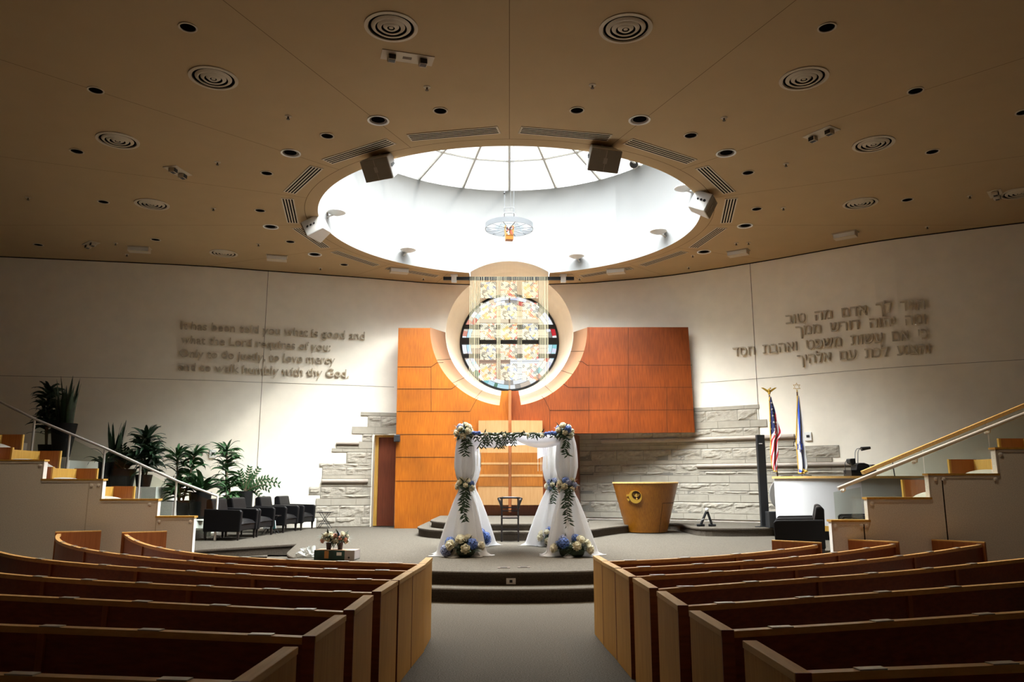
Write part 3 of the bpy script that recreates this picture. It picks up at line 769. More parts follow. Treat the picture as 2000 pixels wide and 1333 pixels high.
# ================================================================ stepped side walls, raised seating, rails
def stepped_wall(name, yb, th, pts, xend, screws, seams, foot):
    """pts: (x, z) of the stepped top from the stage end outward"""
    poly = [(pts[0][0], 0)] + pts + [(xend, pts[-1][1]), (xend, 0)]
    m = MB(); m.prism(poly, yb, yb + th, 'xz'); w = struct(m.build(name, PANEL, origin=(0, 0, 0)))
    m = MB(); sg = 1 if xend > 0 else -1
    for i in range(0, len(pts) - 1, 2):
        x0, z0 = pts[i]; x1 = pts[i+1][0]
        m.box((min(x0, x1) - (.015 if sg < 0 else .015), yb - .012, z0), (max(x0, x1) + .015, yb + th + .02, z0 + .028))
    xl_, zl_ = pts[-1]; m.box((min(xl_, xend), yb - .012, zl_), (max(xl_, xend), yb + th + .02, zl_ + .028))
    m.build('wood_cap', YELW, w, origin=(0, 0, 0))
    m = MB()
    for i in range(0, len(pts) - 1, 2):
        x0, z0 = pts[i]; x1 = pts[i+1][0]; m.box((min(x0, x1), yb - .008, z0 - .03), (max(x0, x1), yb + .002, z0))
        zz = pts[i-1][1] if i else 0
        m.box((x0 - .012, yb - .008, zz), (x0 + .012, yb + .002, z0))
    m.build('edge_trim', SATIN, w, origin=(0, 0, 0))
    m = MB()
    for x, z in screws: m.lathe([(.028, -.006), (.028, .006), (.012, .012)], 10, (x, yb - .004, z), M=Matrix.Rotation(pi/2, 4, 'X'))
    m.build('screw', STEEL, w, origin=(0, 0, 0))
    m = MB()
    for x, z in seams: m.box((x - .008, yb - .003, 0), (x + .008, yb + .001, z))
    m.build('panel_joint', mat('pale_joint', (.55, .50, .42), .7) if xend < 0 else GROOVE, w, origin=(0, 0, 0))
    return w
YL, YR = 13.3, 11.0
Lp = [(-5.25, 1.0), (-5.87, 1.0), (-5.87, 1.28), (-6.82, 1.28), (-6.82, 1.61), (-7.84, 1.61), (-7.84, 1.93), (-8.85, 1.93), (-8.85, 2.25)]
stepped_wall('wall_stepped_left', YL, .12, Lp, -17.9, [(-5.30, .94), (-5.82, .94), (-6.0, 1.22), (-6.88, 1.53), (-7.0, 1.53), (-7.9, 1.86), (-8.6, 1.86)], [(-5.87, 1.0), (-7.04, 1.61)], 0)
Rp = [(4.43, 1.04), (4.945, 1.04), (4.945, 1.345), (5.82, 1.345), (5.82, 1.67), (6.79, 1.67), (6.79, 2.03), (7.75, 2.03), (7.75, 2.38)]
stepped_wall('wall_stepped_right', YR, .12, Rp, 15.9, [(4.47, .99), (4.83, .99), (4.90, .99), (5.0, 1.29), (5.91, 1.62), (6.02, 1.62), (6.74, 1.62), (6.85, 1.96)], [(4.865, 1.04), (6.0, 1.67)], 0)
# the carpeted tiers behind them
for nm, P_, y0, y1, xe in (('floor_tiers_left', ((-6.95, .77), (-7.72, 1.10), (-8.45, 1.43), (-9.2, 1.74), (-10.2, 2.1)), YL + .12, 16.9, -17.9),
                           ('floor_tiers_right', ((6.1, .88), (6.9, 1.20), (7.72, 1.53), (8.6, 1.9)), YR + .12, 12.75, 15.9)):
    m = MB()
    for x0, z0 in P_: m.box((min(x0, xe), y0, 0), (max(x0, xe), y1, z0))
    struct(m.build(nm, CARPET))
# raised benches on the tiers, each running away from the wall with an end panel at both ends
def bench(xf, y0, y1, zt, face, label):
    """xf = front edge, face = +1 looks toward +x, zt = height of the back"""
    z = zt - .74; xb = xf - face*.40; t = thing('raised_bench', label, 'bench', (xb, y0, z), group='benches on the raised side tiers')
    m = MB(); m.box((xb - .02, y0 + .04, z + .05), (xb + .02, y1 - .04, zt - .01)); m.build('backrest', YELW, t)
    m = MB(); m.box((min(xb, xf - face*.03), y0 + .04, z + .36), (max(xb, xf - face*.03), y1 - .04, z + .41)); m.build('seat', REDW, t)
    for ya_, yb_ in ((y0, y0 + .04), (y1 - .04, y1)):
        m = MB(); m.prism([(xb - face*.03, z), (xb - face*.03, zt), (xf - face*.015, zt), (xf - face*.015, z)], ya_, yb_, 'xz'); e = m.build('end_panel', REDW, t)
        m = MB(); m.prism([(xf - face*.015, z), (xf - face*.015, zt), (xf + face*.015, zt), (xf + face*.005, z)], ya_ - .004, yb_ + .004, 'xz'); m.build('edge_strip', YELW, e, origin=t.location)
    m = MB(); m.grid(lambda u, v: (xb + face*(.03 + .34*u), y0 + .05 + (y1 - y0 - .1)*v, z + .41 + .16*max(0, sin(pi*u))**.6*max(0, sin(pi*v))**.3), 8, 10)
    m.build('seat_cushion', mat('grey_upholstery', (.40, .37, .31), .9, bump=.1), t, smooth=True)
    return t
bl_ = ['lowest bench behind the left stepped wall, over its second step', 'bench behind the left stepped wall, over its third step', 'bench behind the left stepped wall, over its fourth step', 'topmost bench of the left tiers, at the frame edge below the rail']
for i, (xf_, zt_) in enumerate(((-7.07, 1.51), (-7.80, 1.84), (-8.53, 2.17), (-9.28, 2.48))): bench(xf_, YL + .2, 15.0, zt_, 1, bl_[i])
br_ = ['lowest bench behind the right stepped wall, over its second step', 'bench behind the right stepped wall, over its third step', 'upper bench behind the right stepped wall, at the frame edge']
for i, (xf_, zt_) in enumerate(((6.23, 1.62), (7.0, 1.94), (7.83, 2.27))): bench(xf_, YR + .34, 12.6, zt_, -1, br_[i])
# left stair rail
YRL = 17.2
t = thing('stair_rail', 'pale metal handrail with round posts climbing the left side steps', 'railing', (ony(425, 970, YRL).x, YRL, ZP))
top = [ony(425, 970, YRL), ony(345, 940, YRL), ony(205, 876, YRL), ony(68, 819, YRL), ony(0, 785, YRL)]; dd = (top[-1] - top[0]).normalized(); top.append(top[-1] + dd*2.5)
m = MB(); m.tube([(top[0].x, YRL, ZP)] + [tuple(top[0])] + [tuple(p_) for p_ in top[1:]], .028, 10); m.build('handrail', SATIN, t, smooth=True, angle=60)
for px, py in ((345, 940), (275, 908), (205, 876), (137, 847), (68, 819)):
    q = ony(px, py, YRL); m = MB(); m.tube([(q.x, YRL, max(ZP, q.z - .95)), tuple(q)], .024, 10); m.build('post', SATIN, t, smooth=True, angle=60)
pxs = [(425, 970), (345, 940), (275, 908), (205, 876), (137, 847), (68, 819)]
for (a_, b_) in zip(pxs, pxs[1:]):
    qa, qb = ony(*a_, YRL), ony(*b_, YRL); m = MB(); dx = .06
    m.hexa([(qb.x + dx, YRL - .006, qb.z - .88), (qa.x - dx, YRL - .006, qa.z - .88), (qa.x - dx, YRL + .006, qa.z - .88), (qb.x + dx, YRL + .006, qb.z - .88),
            (qb.x + dx, YRL - .006, qb.z - .12), (qa.x - dx, YRL - .006, qa.z - .12), (qa.x - dx, YRL + .006, qa.z - .12), (qb.x + dx, YRL + .006, qb.z - .12)])
    m.build('glass_panel', glass('rail_glass', (.90, .94, .91), .05), t)
# steps under the left rail (along the planters)
m = MB()
for k in range(9):
    x0 = -6.9 - k*.62; m.box((-17.9, 16.95, 0), (x0, 18.55, ZP + .18 + k*.2))
struct(m.build('floor_stairs_left', CARPET))
# right glass balustrade with wood cap and steel rail
YRR = 11.25
t = thing('stair_rail', 'brushed steel handrail under a sloping wood cap on glass, right side steps', 'railing', (4.6, YRR, 1.04))
qa, qb = ony(1686, 927, YRR), ony(2000, 796, YRR); sl = (qb.z - qa.z)/(qb.x - qa.x); X2 = 10.5
m = MB(); m.prism([(qa.x, qa.z), (X2, qa.z + sl*(X2 - qa.x)), (X2, qa.z + sl*(X2 - qa.x) + .05), (qa.x - .02, qa.z + .045)], YRR - .04, YRR + .04, 'xz'); m.build('wood_cap', OAKCAP, t)
ra, rb = ony(1636, 955, YRR - .12), ony(2000, 809, YRR - .12); s2 = (rb.z - ra.z)/(rb.x - ra.x)
m = MB(); m.tube([tuple(ra), (X2, YRR - .12, ra.z + s2*(X2 - ra.x))], .027, 12); m.build('handrail', STEEL, t, smooth=True, angle=50)
for px, py in ((1650, 956), (1790, 900), (1933, 842)):
    q = ony(px, py, YRR - .1); m = MB(); m.tube([(q.x, YRR, q.z - .02), (q.x, YRR - .10, q.z - .02), (q.x, YRR - .12, q.z + .05)], .013, 8); m.ball((q.x, YRR - .02, q.z - .02), .03, 10, 8); m.build('bracket', STEEL, t, smooth=True)
gx = [ra.x - .02, 4.98, 5.9, 6.86, 7.8]
for k in range(4):
    x0, x1 = gx[k] + .01, gx[k+1] - .01; zb_ = [1.04, 1.345, 1.67, 2.03][k] - .12
    zt_ = (lambda x: qa.z + sl*(x - qa.x)); m = MB()
    z0, z1 = (1.43, 1.55) if k == 0 else (zt_(x0), zt_(x1))
    if k == 0: z0, z1 = ra.z - .05, ra.z + .02
    m.prism([(x0, zb_), (x1, zb_), (x1, z1), (x0, z0)], YRR - .006, YRR + .006, 'xz'); m.build('glass_panel', glass('smoky_glass', (.88, .90, .85), .05), t)
# carpeted planter ledges on the left
m = MB()
for xr_, z_ in ((-7.3, .69), (-7.8, 1.14), (-8.25, 1.48), (-10.4, 2.1), (-12.6, 2.6)):
    m.box((-17.9, 18.55, 0), (xr_, 21.6, z_))
struct(m.build('floor_planter_ledge', PANEL))
# ================================================================ pews
LR = [[(242,1044.7),(277,1062),(376,1082),(476,1089),(561,1094),(671,1098.6),(775,1101.6),(816,1103)],
[(111.5,1043.5),(122,1061),(162,1073.5),(263,1086),(366,1097.5),(400,1099),(538,1108.5),(641.5,1112.5),(747,1115.4),(795.6,1116.6)],
[(0,1080),(73,1093),(197,1104.5),(277,1110.4),(366,1116.8),(450,1122),(587,1129),(710.5,1133),(768,1134.8)],
[(0,1121),(70.5,1128),(169,1134),(279.5,1140),(394.5,1147),(529,1152.7),(664.5,1157.3),(731,1159.6)],
[(0,1163.7),(127,1170),(270,1176),(427.5,1185.6),(595.5,1193),(676,1196.4)],
[(0,1223),(96,1225.5),(286.5,1233),(450,1241),(506,1242.4),(595.5,1246)],
[(0,1320),(150,1325),(336,1332),(450,1336)]]
RRW = [[(1184,1097.6),(1233.4,1096.4),(1341.5,1090.5),(1440,1083.5),(1527,1075),(1597.7,1065.4)],
[(1210,1111.2),(1261.6,1108.9),(1367.4,1103),(1466,1096.4),(1555.4,1088.9),(1632,1081),(1695.6,1071.7),(1749.6,1064)],
[(1238,1127.7),(1288.6,1125),(1401.5,1118),(1508.4,1111),(1597.7,1104),(1688.6,1095),(1759,1087),(1820,1080),(1871.7,1071),(1918.7,1064.6)],
[(1281.6,1152.8),(1339,1147.6),(1473,1138),(1592,1130),(1709.7,1121),(1817.7,1111),(1904.6,1102.7),(1996,1092.8)],
[(1339,1185.7),(1419,1179.8),(1577,1169),(1728.5,1158),(1869.4,1148),(1989,1139)],
[(1428.5,1233.9),(1531.9,1227.3),(1600,1224.5),(1733,1214.5),(1932.8,1202),(2000,1197)],
[(1580,1316),(1705,1311),(1850,1305),(1968,1299.5)]]
LE = [((845,1089.4),(831.6,1101.6)),((832.4,1102),(807.5,1117)),((807,1117.3),(780.6,1134)),((778,1134.8),(745,1156)),((730,1163),(693,1192)),((677,1201.7),(617,1243)),((583,1263.6),(487,1332))]
RE = [((1157.7,1086),(1174.7,1096.4)),((1175,1097),(1199.8,1110)),((1200.5,1111),(1227.5,1127)),((1235,1129),(1267.5,1149)),((1282,1155),(1322.7,1183)),((1345,1193),(1407.8,1231.5)),((1449.6,1251.5),(1551.8,1315.4))]
# plaques (photo x of each plate on the rail) and batten positions, per row
LPQ = [[248,263,307,346,411,476,569,669,771],[118,140,159,197,240,300,371,449,543,641,746],[75,197,277,369,470,586,710],[71,168,278,395,528,664],[127,270,427,595],[97,287,505],[35,335]]
RPQ = [[1233,1340,1440,1528,1598],[1261,1367,1466,1555,1632,1696,1748],[1288,1401,1508,1602,1688,1759,1820,1873,1918],[1339,1473,1592,1709,1817,1905],[1418,1576,1728,1869],[1532,1730,1930],[1706,1965]]
LBT = [[561,375,276],[575,416,161],[495,262,95],[367,82],[202],[75],[]]
RBT = [[1440],[1451,1640],[1557,1790],[1606,1870],[1779],[],[]]
PLATE = mat('brushed_name_plate', (.52, .50, .46), .35, metal=.7)
def smooth_poly(pts, deg):
    """least-squares polynomial y(x) through the measured rail points"""
    n = deg + 1; A_ = [[sum(p[0]**(i+j) for p in pts) for j in range(n)] for i in range(n)]; b_ = [sum(p[1]*p[0]**i for p in pts) for i in range(n)]
    for i in range(n):
        k = max(range(i, n), key=lambda r: abs(A_[r][i])); A_[i], A_[k] = A_[k], A_[i]; b_[i], b_[k] = b_[k], b_[i]
        for r in range(i + 1, n):
            f_ = A_[r][i]/A_[i][i]; b_[r] -= f_*b_[i]
            for c_ in range(i, n): A_[r][c_] -= f_*A_[i][c_]
    x_ = [0]*n
    for i in reversed(range(n)): x_[i] = (b_[i] - sum(A_[i][c_]*x_[c_] for c_ in range(i + 1, n)))/A_[i][i]
    return lambda x: sum(c_*x**i for i, c_ in enumerate(x_))
HT = .775
def pew(side, k, rowpx, endpx, plq, bat):
    pts = [onz(x, y, HT) for x, y in rowpx]; P2 = [(p_.x, p_.y) for p_ in pts]
    f_ = smooth_poly(P2, 4 if len(P2) >= 8 else (2 if len(P2) >= 5 else 1))
    sg = -1 if side == 'left' else 1
    F, Nn = onz(*endpx[0], .80), onz(*endpx[1], .80)
    xin = Nn.x + sg*.045; xout = P2[0][0] if sg < 0 else P2[-1][0]
    full = k >= (2 if sg < 0 else 3)
    if full: xout += sg*(1.4 if k < 5 else .9)
    edge = P2[0] if sg < 0 else P2[-1]; hh = .35; slp = (f_(edge[0] + sg*0) - f_(edge[0] - sg*hh))/(sg*hh)
    def fy(x): return f_(x) if (x - edge[0])*sg <= 0 else f_(edge[0]) + slp*(x - edge[0])
    n = 26; dpan = Vector((F.x - Nn.x, F.y - Nn.y)).normalized()
    raw = [xin + (xout - xin)*i/200 for i in range(201)]; cum = [0]
    for a, b in zip(raw, raw[1:]): cum.append(cum[-1] + math.hypot(b - a, fy(b) - fy(a)))
    path = []
    for i in range(n + 1):
        s_ = cum[-1]*i/n; j = next(q for q in range(201) if cum[q] >= s_ - 1e-9); path.append(Vector((raw[j], fy(raw[j]))))
    def nrm(i):
        a = path[max(0, i - 1)]; b = path[min(n, i + 1)]; d = (b - a).normalized(); q = Vector((-d.y, d.x)); q = q if q.y > 0 else -q
        f2 = min(1, i/5); return (dpan*(1 - f2) + q*f2).normalized()
    lab = f'{ORD[k]} curved wooden pew from the stage, {side} of the centre aisle'
    t = thing('pew', lab, 'pew', (Nn.x, Nn.y, 0), group='curved pews in the hall')
    def sweep(o0, o1, z0, z1, name, mt, par=t, bow=0, i0=0, i1=n):
        m = MB(); k0 = 0
        for i in range(i0, i1 + 1):
            p_, q = path[i], nrm(i); a = p_ + q*o0; b = p_ + q*o1
            m.v += [Vector((a.x, a.y, z0)), Vector((b.x, b.y, z0)), Vector((b.x, b.y, z1)), Vector((a.x, a.y, z1))]
        c_ = i1 - i0
        for i in range(c_):
            a = i*4
            for e in range(4): m.f.append([a + e, a + (e+1) % 4, a + 4 + (e+1) % 4, a + 4 + e]); m.m.append(0)
        m.f.append([0, 1, 2, 3]); m.m.append(0); m.f.append([c_*4 + 3, c_*4 + 2, c_*4 + 1, c_*4]); m.m.append(0)
        return m.build(name, mt, par, origin=t.location)
    rail = sweep(0, .055, HT - .035, HT, 'top_rail', RAILW)
    sweep(.012, .035, .10, HT - .035, 'backrest', PEWB)
    sweep(.04, .46, .36, .40, 'seat', PEWB)
    sweep(.06, .45, .40, .45, 'seat_cushion', mat('seat_upholstery', (.20, .18, .15), .95))
    # aisle end panel with its thicker cap
    d = Vector((F.x - Nn.x, F.y - Nn.y)); L = d.length; d.normalize(); q = Vector((d.y, -d.x)) * (1 if sg > 0 else -1)
    if (q.x > 0) != (sg > 0): q = -q
    def slabp(o0, o1, e0, e1, z0, z1, name, mt, par):
        c_ = [Vector((Nn.x, Nn.y)) + d*s_ + q*o for s_, o in ((e0, o0), (L - e1, o0), (L - e1, o1), (e0, o1))]
        m = MB(); m.hexa([(c.x, c.y, z0) for c in c_] + [(c.x, c.y, z1) for c in c_]); return m.build(name, mt, par, bevel=.003)
    e_ = slabp(.004, .068, .004, .004, 0, .765, 'end_panel', OAK, t)
    slabp(0, .072, 0, 0, .765, .80, 'end_cap', OAKCAP, t)
    m = MB(); c_ = [Vector((Nn.x, Nn.y)) + d*s_ + q*o for s_, o in ((-.004, .003), (.004, .003), (.004, .069), (-.004, .069))]
    m.hexa([(c.x, c.y, 0) for c in c_] + [(c.x, c.y, .80) for c in c_]); m.build('end_edge', PEWB, t)
    if not full:     # outer end panel, by the stepped side wall
        p_, q2 = path[n], nrm(n); dv = (path[n] - path[n-1]).normalized(); a = p_ - dv*0
        m = MB(); o0, o1 = -.03, .62; c_ = [a + q2*o0, a + q2*o1, a + q2*o1 + dv*.05, a + q2*o0 + dv*.05]
        m.hexa([(c.x, c.y, 0) for c in c_] + [(c.x, c.y, HT + .02) for c in c_]); m.build('end_panel', REDW, t)
        m = MB(); m.hexa([(c.x, c.y, HT + .02) for c in c_] + [(c.x, c.y, HT + .035) for c in c_]); m.build('end_cap', OAKCAP, t)
    def at_x(x):
        i = min(range(n + 1), key=lambda i_: abs(path[i_].x - x)); return Vector((x, fy(x))), nrm(i)
    for px in plq:
        x = (px - CXP)
        # photo column -> point on the rail
        best = min(range(201), key=lambda j: abs(proj_x(raw[j], fy(raw[j]), HT) - px)); X = raw[best]
        if abs(proj_x(X, fy(X), HT) - px) > 12: continue
        p_, q = at_x(X); tv = Vector((q.y, -q.x)); c_ = [p_ + q*.002 - tv*.065, p_ + q*.002 + tv*.065, p_ + q*.053 + tv*.065, p_ + q*.053 - tv*.065]
        m = MB(); m.hexa([(c.x, c.y, HT) for c in c_] + [(c.x, c.y, HT + .006) for c in c_]); m.build('name_plate', PLATE, t)
    for px in bat:
        best = min(range(201), key=lambda j: abs(proj_x(raw[j], fy(raw[j]), .6) - px)); X = raw[best]
        p_, q = at_x(X); tv = Vector((q.y, -q.x)); c_ = [p_ - q*.004 - tv*.022, p_ - q*.004 + tv*.022, p_ + q*.02 + tv*.022, p_ + q*.02 - tv*.022]
        m = MB(); m.hexa([(c.x, c.y, .1) for c in c_] + [(c.x, c.y, HT - .035) for c in c_]); m.build('batten', REDW, t)
    return t
def proj_x(x, y, z):
    c, s_ = cos(PY0), sin(PY0); zc = y*c + (z - CZ)*s_; return CXP + FPX*x/max(.1, zc)
for k in range(7): pew('left', k, LR[k], LE[k], LPQ[k], LBT[k])
for k in range(7): pew('right', k, RRW[k], RE[k], RPQ[k], RBT[k])
# ================================================================ armchairs (face +x in their own frame)
def make_armchair(label, group):
    t = thing('armchair', label, 'armchair', (0, 0, 0), group=group)
    m = MB(); m.box((-.30, -.37, .20), (.36, .37, .34)); m.build('seat_base', BLACKL, t, bevel=.02)
    m = MB(); m.grid(lambda u, v: (-.28 + .66*u, -.36 + .72*v, .34 + .12*(sin(pi*min(1, u*1.02))*sin(pi*v))**.22 if 0 < u < 1 and 0 < v < 1 else .34), 12, 12); m.build('seat_cushion', BLACKL, t, smooth=True)
    m = MB(); m.prism([(-.44, .20), (-.26, .20), (-.24, .46), (-.33, .87), (-.40, .88), (-.46, .84)], -.36, .36, 'xz'); m.build('backrest', BLACKL, t, bevel=.025)
    for s_ in (-1, 1):
        m = MB(); m.prism([(-.44, .18), (.38, .18), (.40, .60), (.36, .64), (-.44, .66)], s_*.37, s_*.475, 'xz'); m.build('arm', BLACKL, t, bevel=.022)
    for x in (-.40, .33):
        for s_ in (-1, 1):
            m = MB(); m.lathe([(.022, 0), (.036, .19)], 4, (x, s_*.42, 0), M=Matrix.Rotation(pi/4, 4, 'Z')); m.build('leg', BLACKW, t)
    return t
ac = make_armchair('nearest of the four black leather armchairs in the left row, by the rail post', 'black armchairs left of the ark')
ac.location = (-6.09, 17.60, ZP); ac.rotation_euler = (0, 0, radians(-5.3))
for lab, x, y in (('second black leather armchair in the left row, behind the nearest one', -6.03, 18.68), ('third black leather armchair in the left row, beyond the small book table', -5.85, 20.16), ('farthest black leather armchair in the left row, next to the stone blocks', -5.70, 21.26)):
    c = copy_tree(ac); c.location = (x, y, ZP); c['label'] = lab
for lab, x, y in (('nearest black armchair facing left in front of the white counter', 4.80, 13.35), ('black armchair just behind the nearest one, before the white counter', 5.19, 14.42),
                  ('black armchair seen through glass just over the lowest right wall step', 6.30, 14.2), ('farther black armchair behind the glass, its arm over another armchair', 6.68, 15.26)):
    c = copy_tree(ac); c.location = (x, y, ZP); c.rotation_euler = (0, 0, radians(160)); c.scale = (.92, .92, .95); c['label'] = lab; c['group'] = 'black armchairs right of the lectern'

# small wire side tables with books
def side_table(label, x, y, books):
    t = thing('side_table', label, 'side table', (x, y, ZP), group='wire side tables by the armchairs'); z = ZP
    m = MB(); m.box((x - .2, y - .16, z + .42), (x + .2, y + .16, z + .44)); m.build('table_top', BLACKW, t)
    for s_ in (-1, 1):
        m = MB(); m.tube([(x - .17, y + s_*.13, z), (x + .12, y + s_*.13, z + .42)], .008, 6); m.tube([(x + .17, y + s_*.13, z), (x - .12, y + s_*.13, z + .42)], .008, 6); m.build('leg', BLACKM, t)
    m = MB(); m.box((x - .15, y - .12, z + .12), (x + .15, y + .12, z + .13)); m.build('shelf', BLACKM, t)
    return t
side_table('low wire side table holding books between the second and third left armchairs', -5.78, 19.42, 1)
side_table('low wire side table between the farthest left armchair and the stone wall', -5.02, 21.75, 0)
WP = mat('white_paper', (.78, .78, .76), .7); TEAL = mat('teal_cover', (.10, .33, .36), .6)
for k, (x, mt, rz, nm) in enumerate(((-5.85, WP, .2, 'white book leaning on the wire side table shelf'), (-5.69, TEAL, -.25, 'teal book leaning on the wire side table shelf'))):
    t = thing('book', nm, 'book', (x, 19.30, ZP + .13), rz); M_ = Matrix.Rotation(.25, 4, 'X')
    m = MB(); m.box((-.075, -.012, 0), (.075, .012, .2), M_); m.build('cover', mt, t, origin=(0, 0, 0)); m = MB(); m.box((-.07, -.009, .004), (.078, .009, .197), M_); m.build('page_block', WP, t, origin=(0, 0, 0))

# ================================================================ lectern
lx, ly = 1.0, 1.0
q = onz(1270, 1043, ZP); LX, LY = q.x, q.y + .5
t = thing('lectern', 'golden wood tapered drum lectern with a crescent emblem standing before the stone wall', 'lectern', (LX, LY, ZP))
RB, RT, HL = .505, .81, 1.20
m = MB(); m.lathe([(RB, .02), (RT, HL)], 64); b_ = m.build('body', LECT, t, smooth=True, angle=40, origin=(0, 0, 0))
m = MB(); m.lathe([(RT + .012, HL), (RT + .012, HL + .03), (RT - .01, HL + .034)], 64); m.build('top', OAKCAP, t, smooth=True, angle=40, origin=(0, 0, 0))
m = MB(); m.lathe([(RB - .03, 0), (RB - .03, .03)], 48); m.build('plinth', BLACKW, t, origin=(0, 0, 0))
def conept(a, z, off=0): r = RB + (RT - RB)*(z - .02)/(HL - .02) + off; return Vector((r*sin(a), -r*cos(a), z))
m = MB()
for (a0, z0, a1, z1) in ((.46, .02, .46, .73), (.46, .73, 1.35, .73)):
    for k in range(12):
        u, v = k/12, (k+1)/12; pa = conept(a0 + (a1-a0)*u, z0 + (z1-z0)*u, .001); pb = conept(a0 + (a1-a0)*v, z0 + (z1-z0)*v, .001); m.tube([pa, pb], .005, 4)
m.build('door_joint', GROOVE, t, origin=(0, 0, 0))
# emblem
ea, ez = -.50, .88
def em(u, v, off):   # u to the right, v up, metres on the cone surface
    return conept(ea + u/(RB + (RT-RB)*ez/HL), ez + v, off)
m = MB(); n = 40
for k in range(n):
    for (r0, o0, r1, o1, c0, c1) in ((.155, .05, None, .05, (0, 0), (.03, .035)),):
        a, b2 = 2*pi*k/n, 2*pi*(k+1)/n; P = []
        for ang in (a, b2):
            P.append((.155*cos(ang), .155*sin(ang))); P.append((.03 + .108*cos(ang), .035 + .108*sin(ang)))
        (oa, ia, ob, ib) = P
        m.add([em(*oa, .05), em(*ob, .05), em(*ib, .05), em(*ia, .05)], [(0, 1, 2, 3)]); m.add([em(*oa, .0), em(*ob, .0), em(*ob, .05), em(*oa, .05)], [(0, 1, 2, 3)]); m.add([em(*ia, .0), em(*ib, .0), em(*ib, .05), em(*ia, .05)], [(0, 1, 2, 3)])
e_ = m.build('emblem', GOLD, t, origin=(0, 0, 0)); e_['label'] = 'gold crescent emblem with a small seven-branched candlestick'
m = MB(); ring = [em(.03 + .107*cos(2*pi*k/24), .035 + .107*sin(2*pi*k/24), .006) for k in range(24)]; m.add(ring, [list(range(24))]); m.build('recess', mat('emblem_dark', (.05, .015, .01), .6), e_, origin=(0, 0, 0))
m = MB()
m.tube([em(.03, -.045, .03), em(.03, .085, .03)], .006, 5)
for r in (.025, .05, .075): m.tube([em(.03 + r*cos(a_), .085 - .01 + r*sin(a_)*.9, .03) for a_ in [pi + pi*k/10 for k in range(11)]], .0055, 5)
m.tube([em(.01, -.05, .03), em(.05, -.05, .03)], .007, 5); m.build('candlestick', GOLD, e_, origin=(0, 0, 0))
m = MB()
for (u, v, rot) in ((-.19, .03, .6), (-.19, -.07, -.5)):
    P = [(u - .055, v), (u - .01, v + .035), (u + .04, v + .012), (u + .02, v - .03)]; P = [(u + (a-u)*cos(rot) - (b2-v)*sin(rot), v + (a-u)*sin(rot) + (b2-v)*cos(rot)) for a, b2 in P]
    k = len(m.v); m.add([em(*p_, .0) for p_ in P] + [em(*p_, .045) for p_ in P], [(0, 1, 2, 3), (4, 5, 6, 7), (0, 1, 5, 4), (1, 2, 6, 5), (2, 3, 7, 6), (3, 0, 4, 7)])
m.build('leaf_ornament', GOLD, e_, origin=(0, 0, 0))

# ================================================================ counter with equipment on the right
cpts = [(6.12, 18.35), (6.16, 18.1), (6.28, 17.75), (6.5, 17.45), (6.85, 17.22), (7.3, 17.08), (8.0, 17.02), (9.2, 17.05)]
cp = catm(cpts); ZD = 1.72
t = thing('counter', 'high white curved counter with a wood top edge to the right of the flags', 'counter', (7.2, 17.8, ZP))
inner = [(9.2, 17.6), (8.0, 17.58), (7.3, 17.62), (6.9, 17.8), (6.65, 18.1), (6.6, 18.35)]
m = MB(); m.prism([(p_.x, p_.y) for p_ in cp] + inner, ZP + .30, ZD - .05); m.build('front_panel', mat('counter_white', (.62, .61, .60), .5), t, smooth=False)
def offp(P, d):
    out = []
    for i, p_ in enumerate(P):
        a = P[max(0, i-1)]; b2 = P[min(len(P)-1, i+1)]; tv = (b2 - a).normalized(); out.append(p_ + Vector((tv.y, -tv.x))*d*-1*-1)
    return out
op_ = [p_ + (p_ - Vector((8.0, 19.0))).normalized()*.05 for p_ in cp]
m = MB(); m.prism([(p_.x, p_.y) for p_ in op_] + inner, ZD - .05, ZD); m.build('top', OAKCAP, t)
ib_ = [p_ + (p_ - Vector((8.0, 19.0))).normalized()*.012 for p_ in cp]
m = MB(); m.prism([(p_.x, p_.y) for p_ in ib_] + inner, ZP + .19, ZP + .30); m.build('base_board', YELW, t)
ik_ = [p_ - (p_ - Vector((8.0, 19.0))).normalized()*.1 for p_ in cp]
m = MB(); m.prism([(p_.x, p_.y) for p_ in ik_] + inner, ZP, ZP + .19); m.build('plinth', BLACKP, t)
# round grey disc behind the counter edge
t = thing('round_disc', 'flat round grey disc standing on edge behind the left end of the white counter', 'disc', (6.05, 18.75, ZS))
m = MB(); q = ony(1511, 966, 18.8); m.lathe([(.40, -.03), (.40, .03)], 40, (q.x + .30, 18.8, q.z), M=Matrix.Rotation(pi/2, 4, 'X')); m.build('disc', GREYP, t, smooth=True, angle=40)
m = MB(); m.box((q.x + .15, 18.72, ZS), (q.x + .45, 18.88, q.z - .36)); m.build('stand', BLACKM, t)
YC = 17.35
def C_(px, py, Y=YC): return ony(px, py, Y)
t = thing('desk_lamp', 'desk lamp with twin bent wire arms and a flat black head on the counter', 'lamp', (C_(1672, 931).x, YC, ZD))
b0, b1 = C_(1670, 905), C_(1676, 902)
m = MB()
for (px0, px1) in ((1670, 1682), (1675.5, 1684)):
    m.tube([C_(px0, 931), C_(px0, 885), C_(px0 + 1, 880.5), C_(px0 + 4, 877), C_(px1, 876)], .009, 6)
m.build('arm', GREYP, t, smooth=True); m = MB(); h0, h1 = C_(1682, 877.5), C_(1699.5, 875.3); m.tube([h0, h1], [.045, .03], 8); m.build('lamp_head', BLACKP, t)
m = MB(); m.lathe([(.08, 0), (.08, .02), (.02, .035)], 16, (C_(1672, 931).x, YC, ZD)); m.build('base', BLACKP, t, smooth=True, angle=40)
t = thing('audio_mixer', 'black dome-topped audio equipment case on the counter under the desk lamp', 'mixer', (C_(1682, 925).x, YC - .1, ZD))
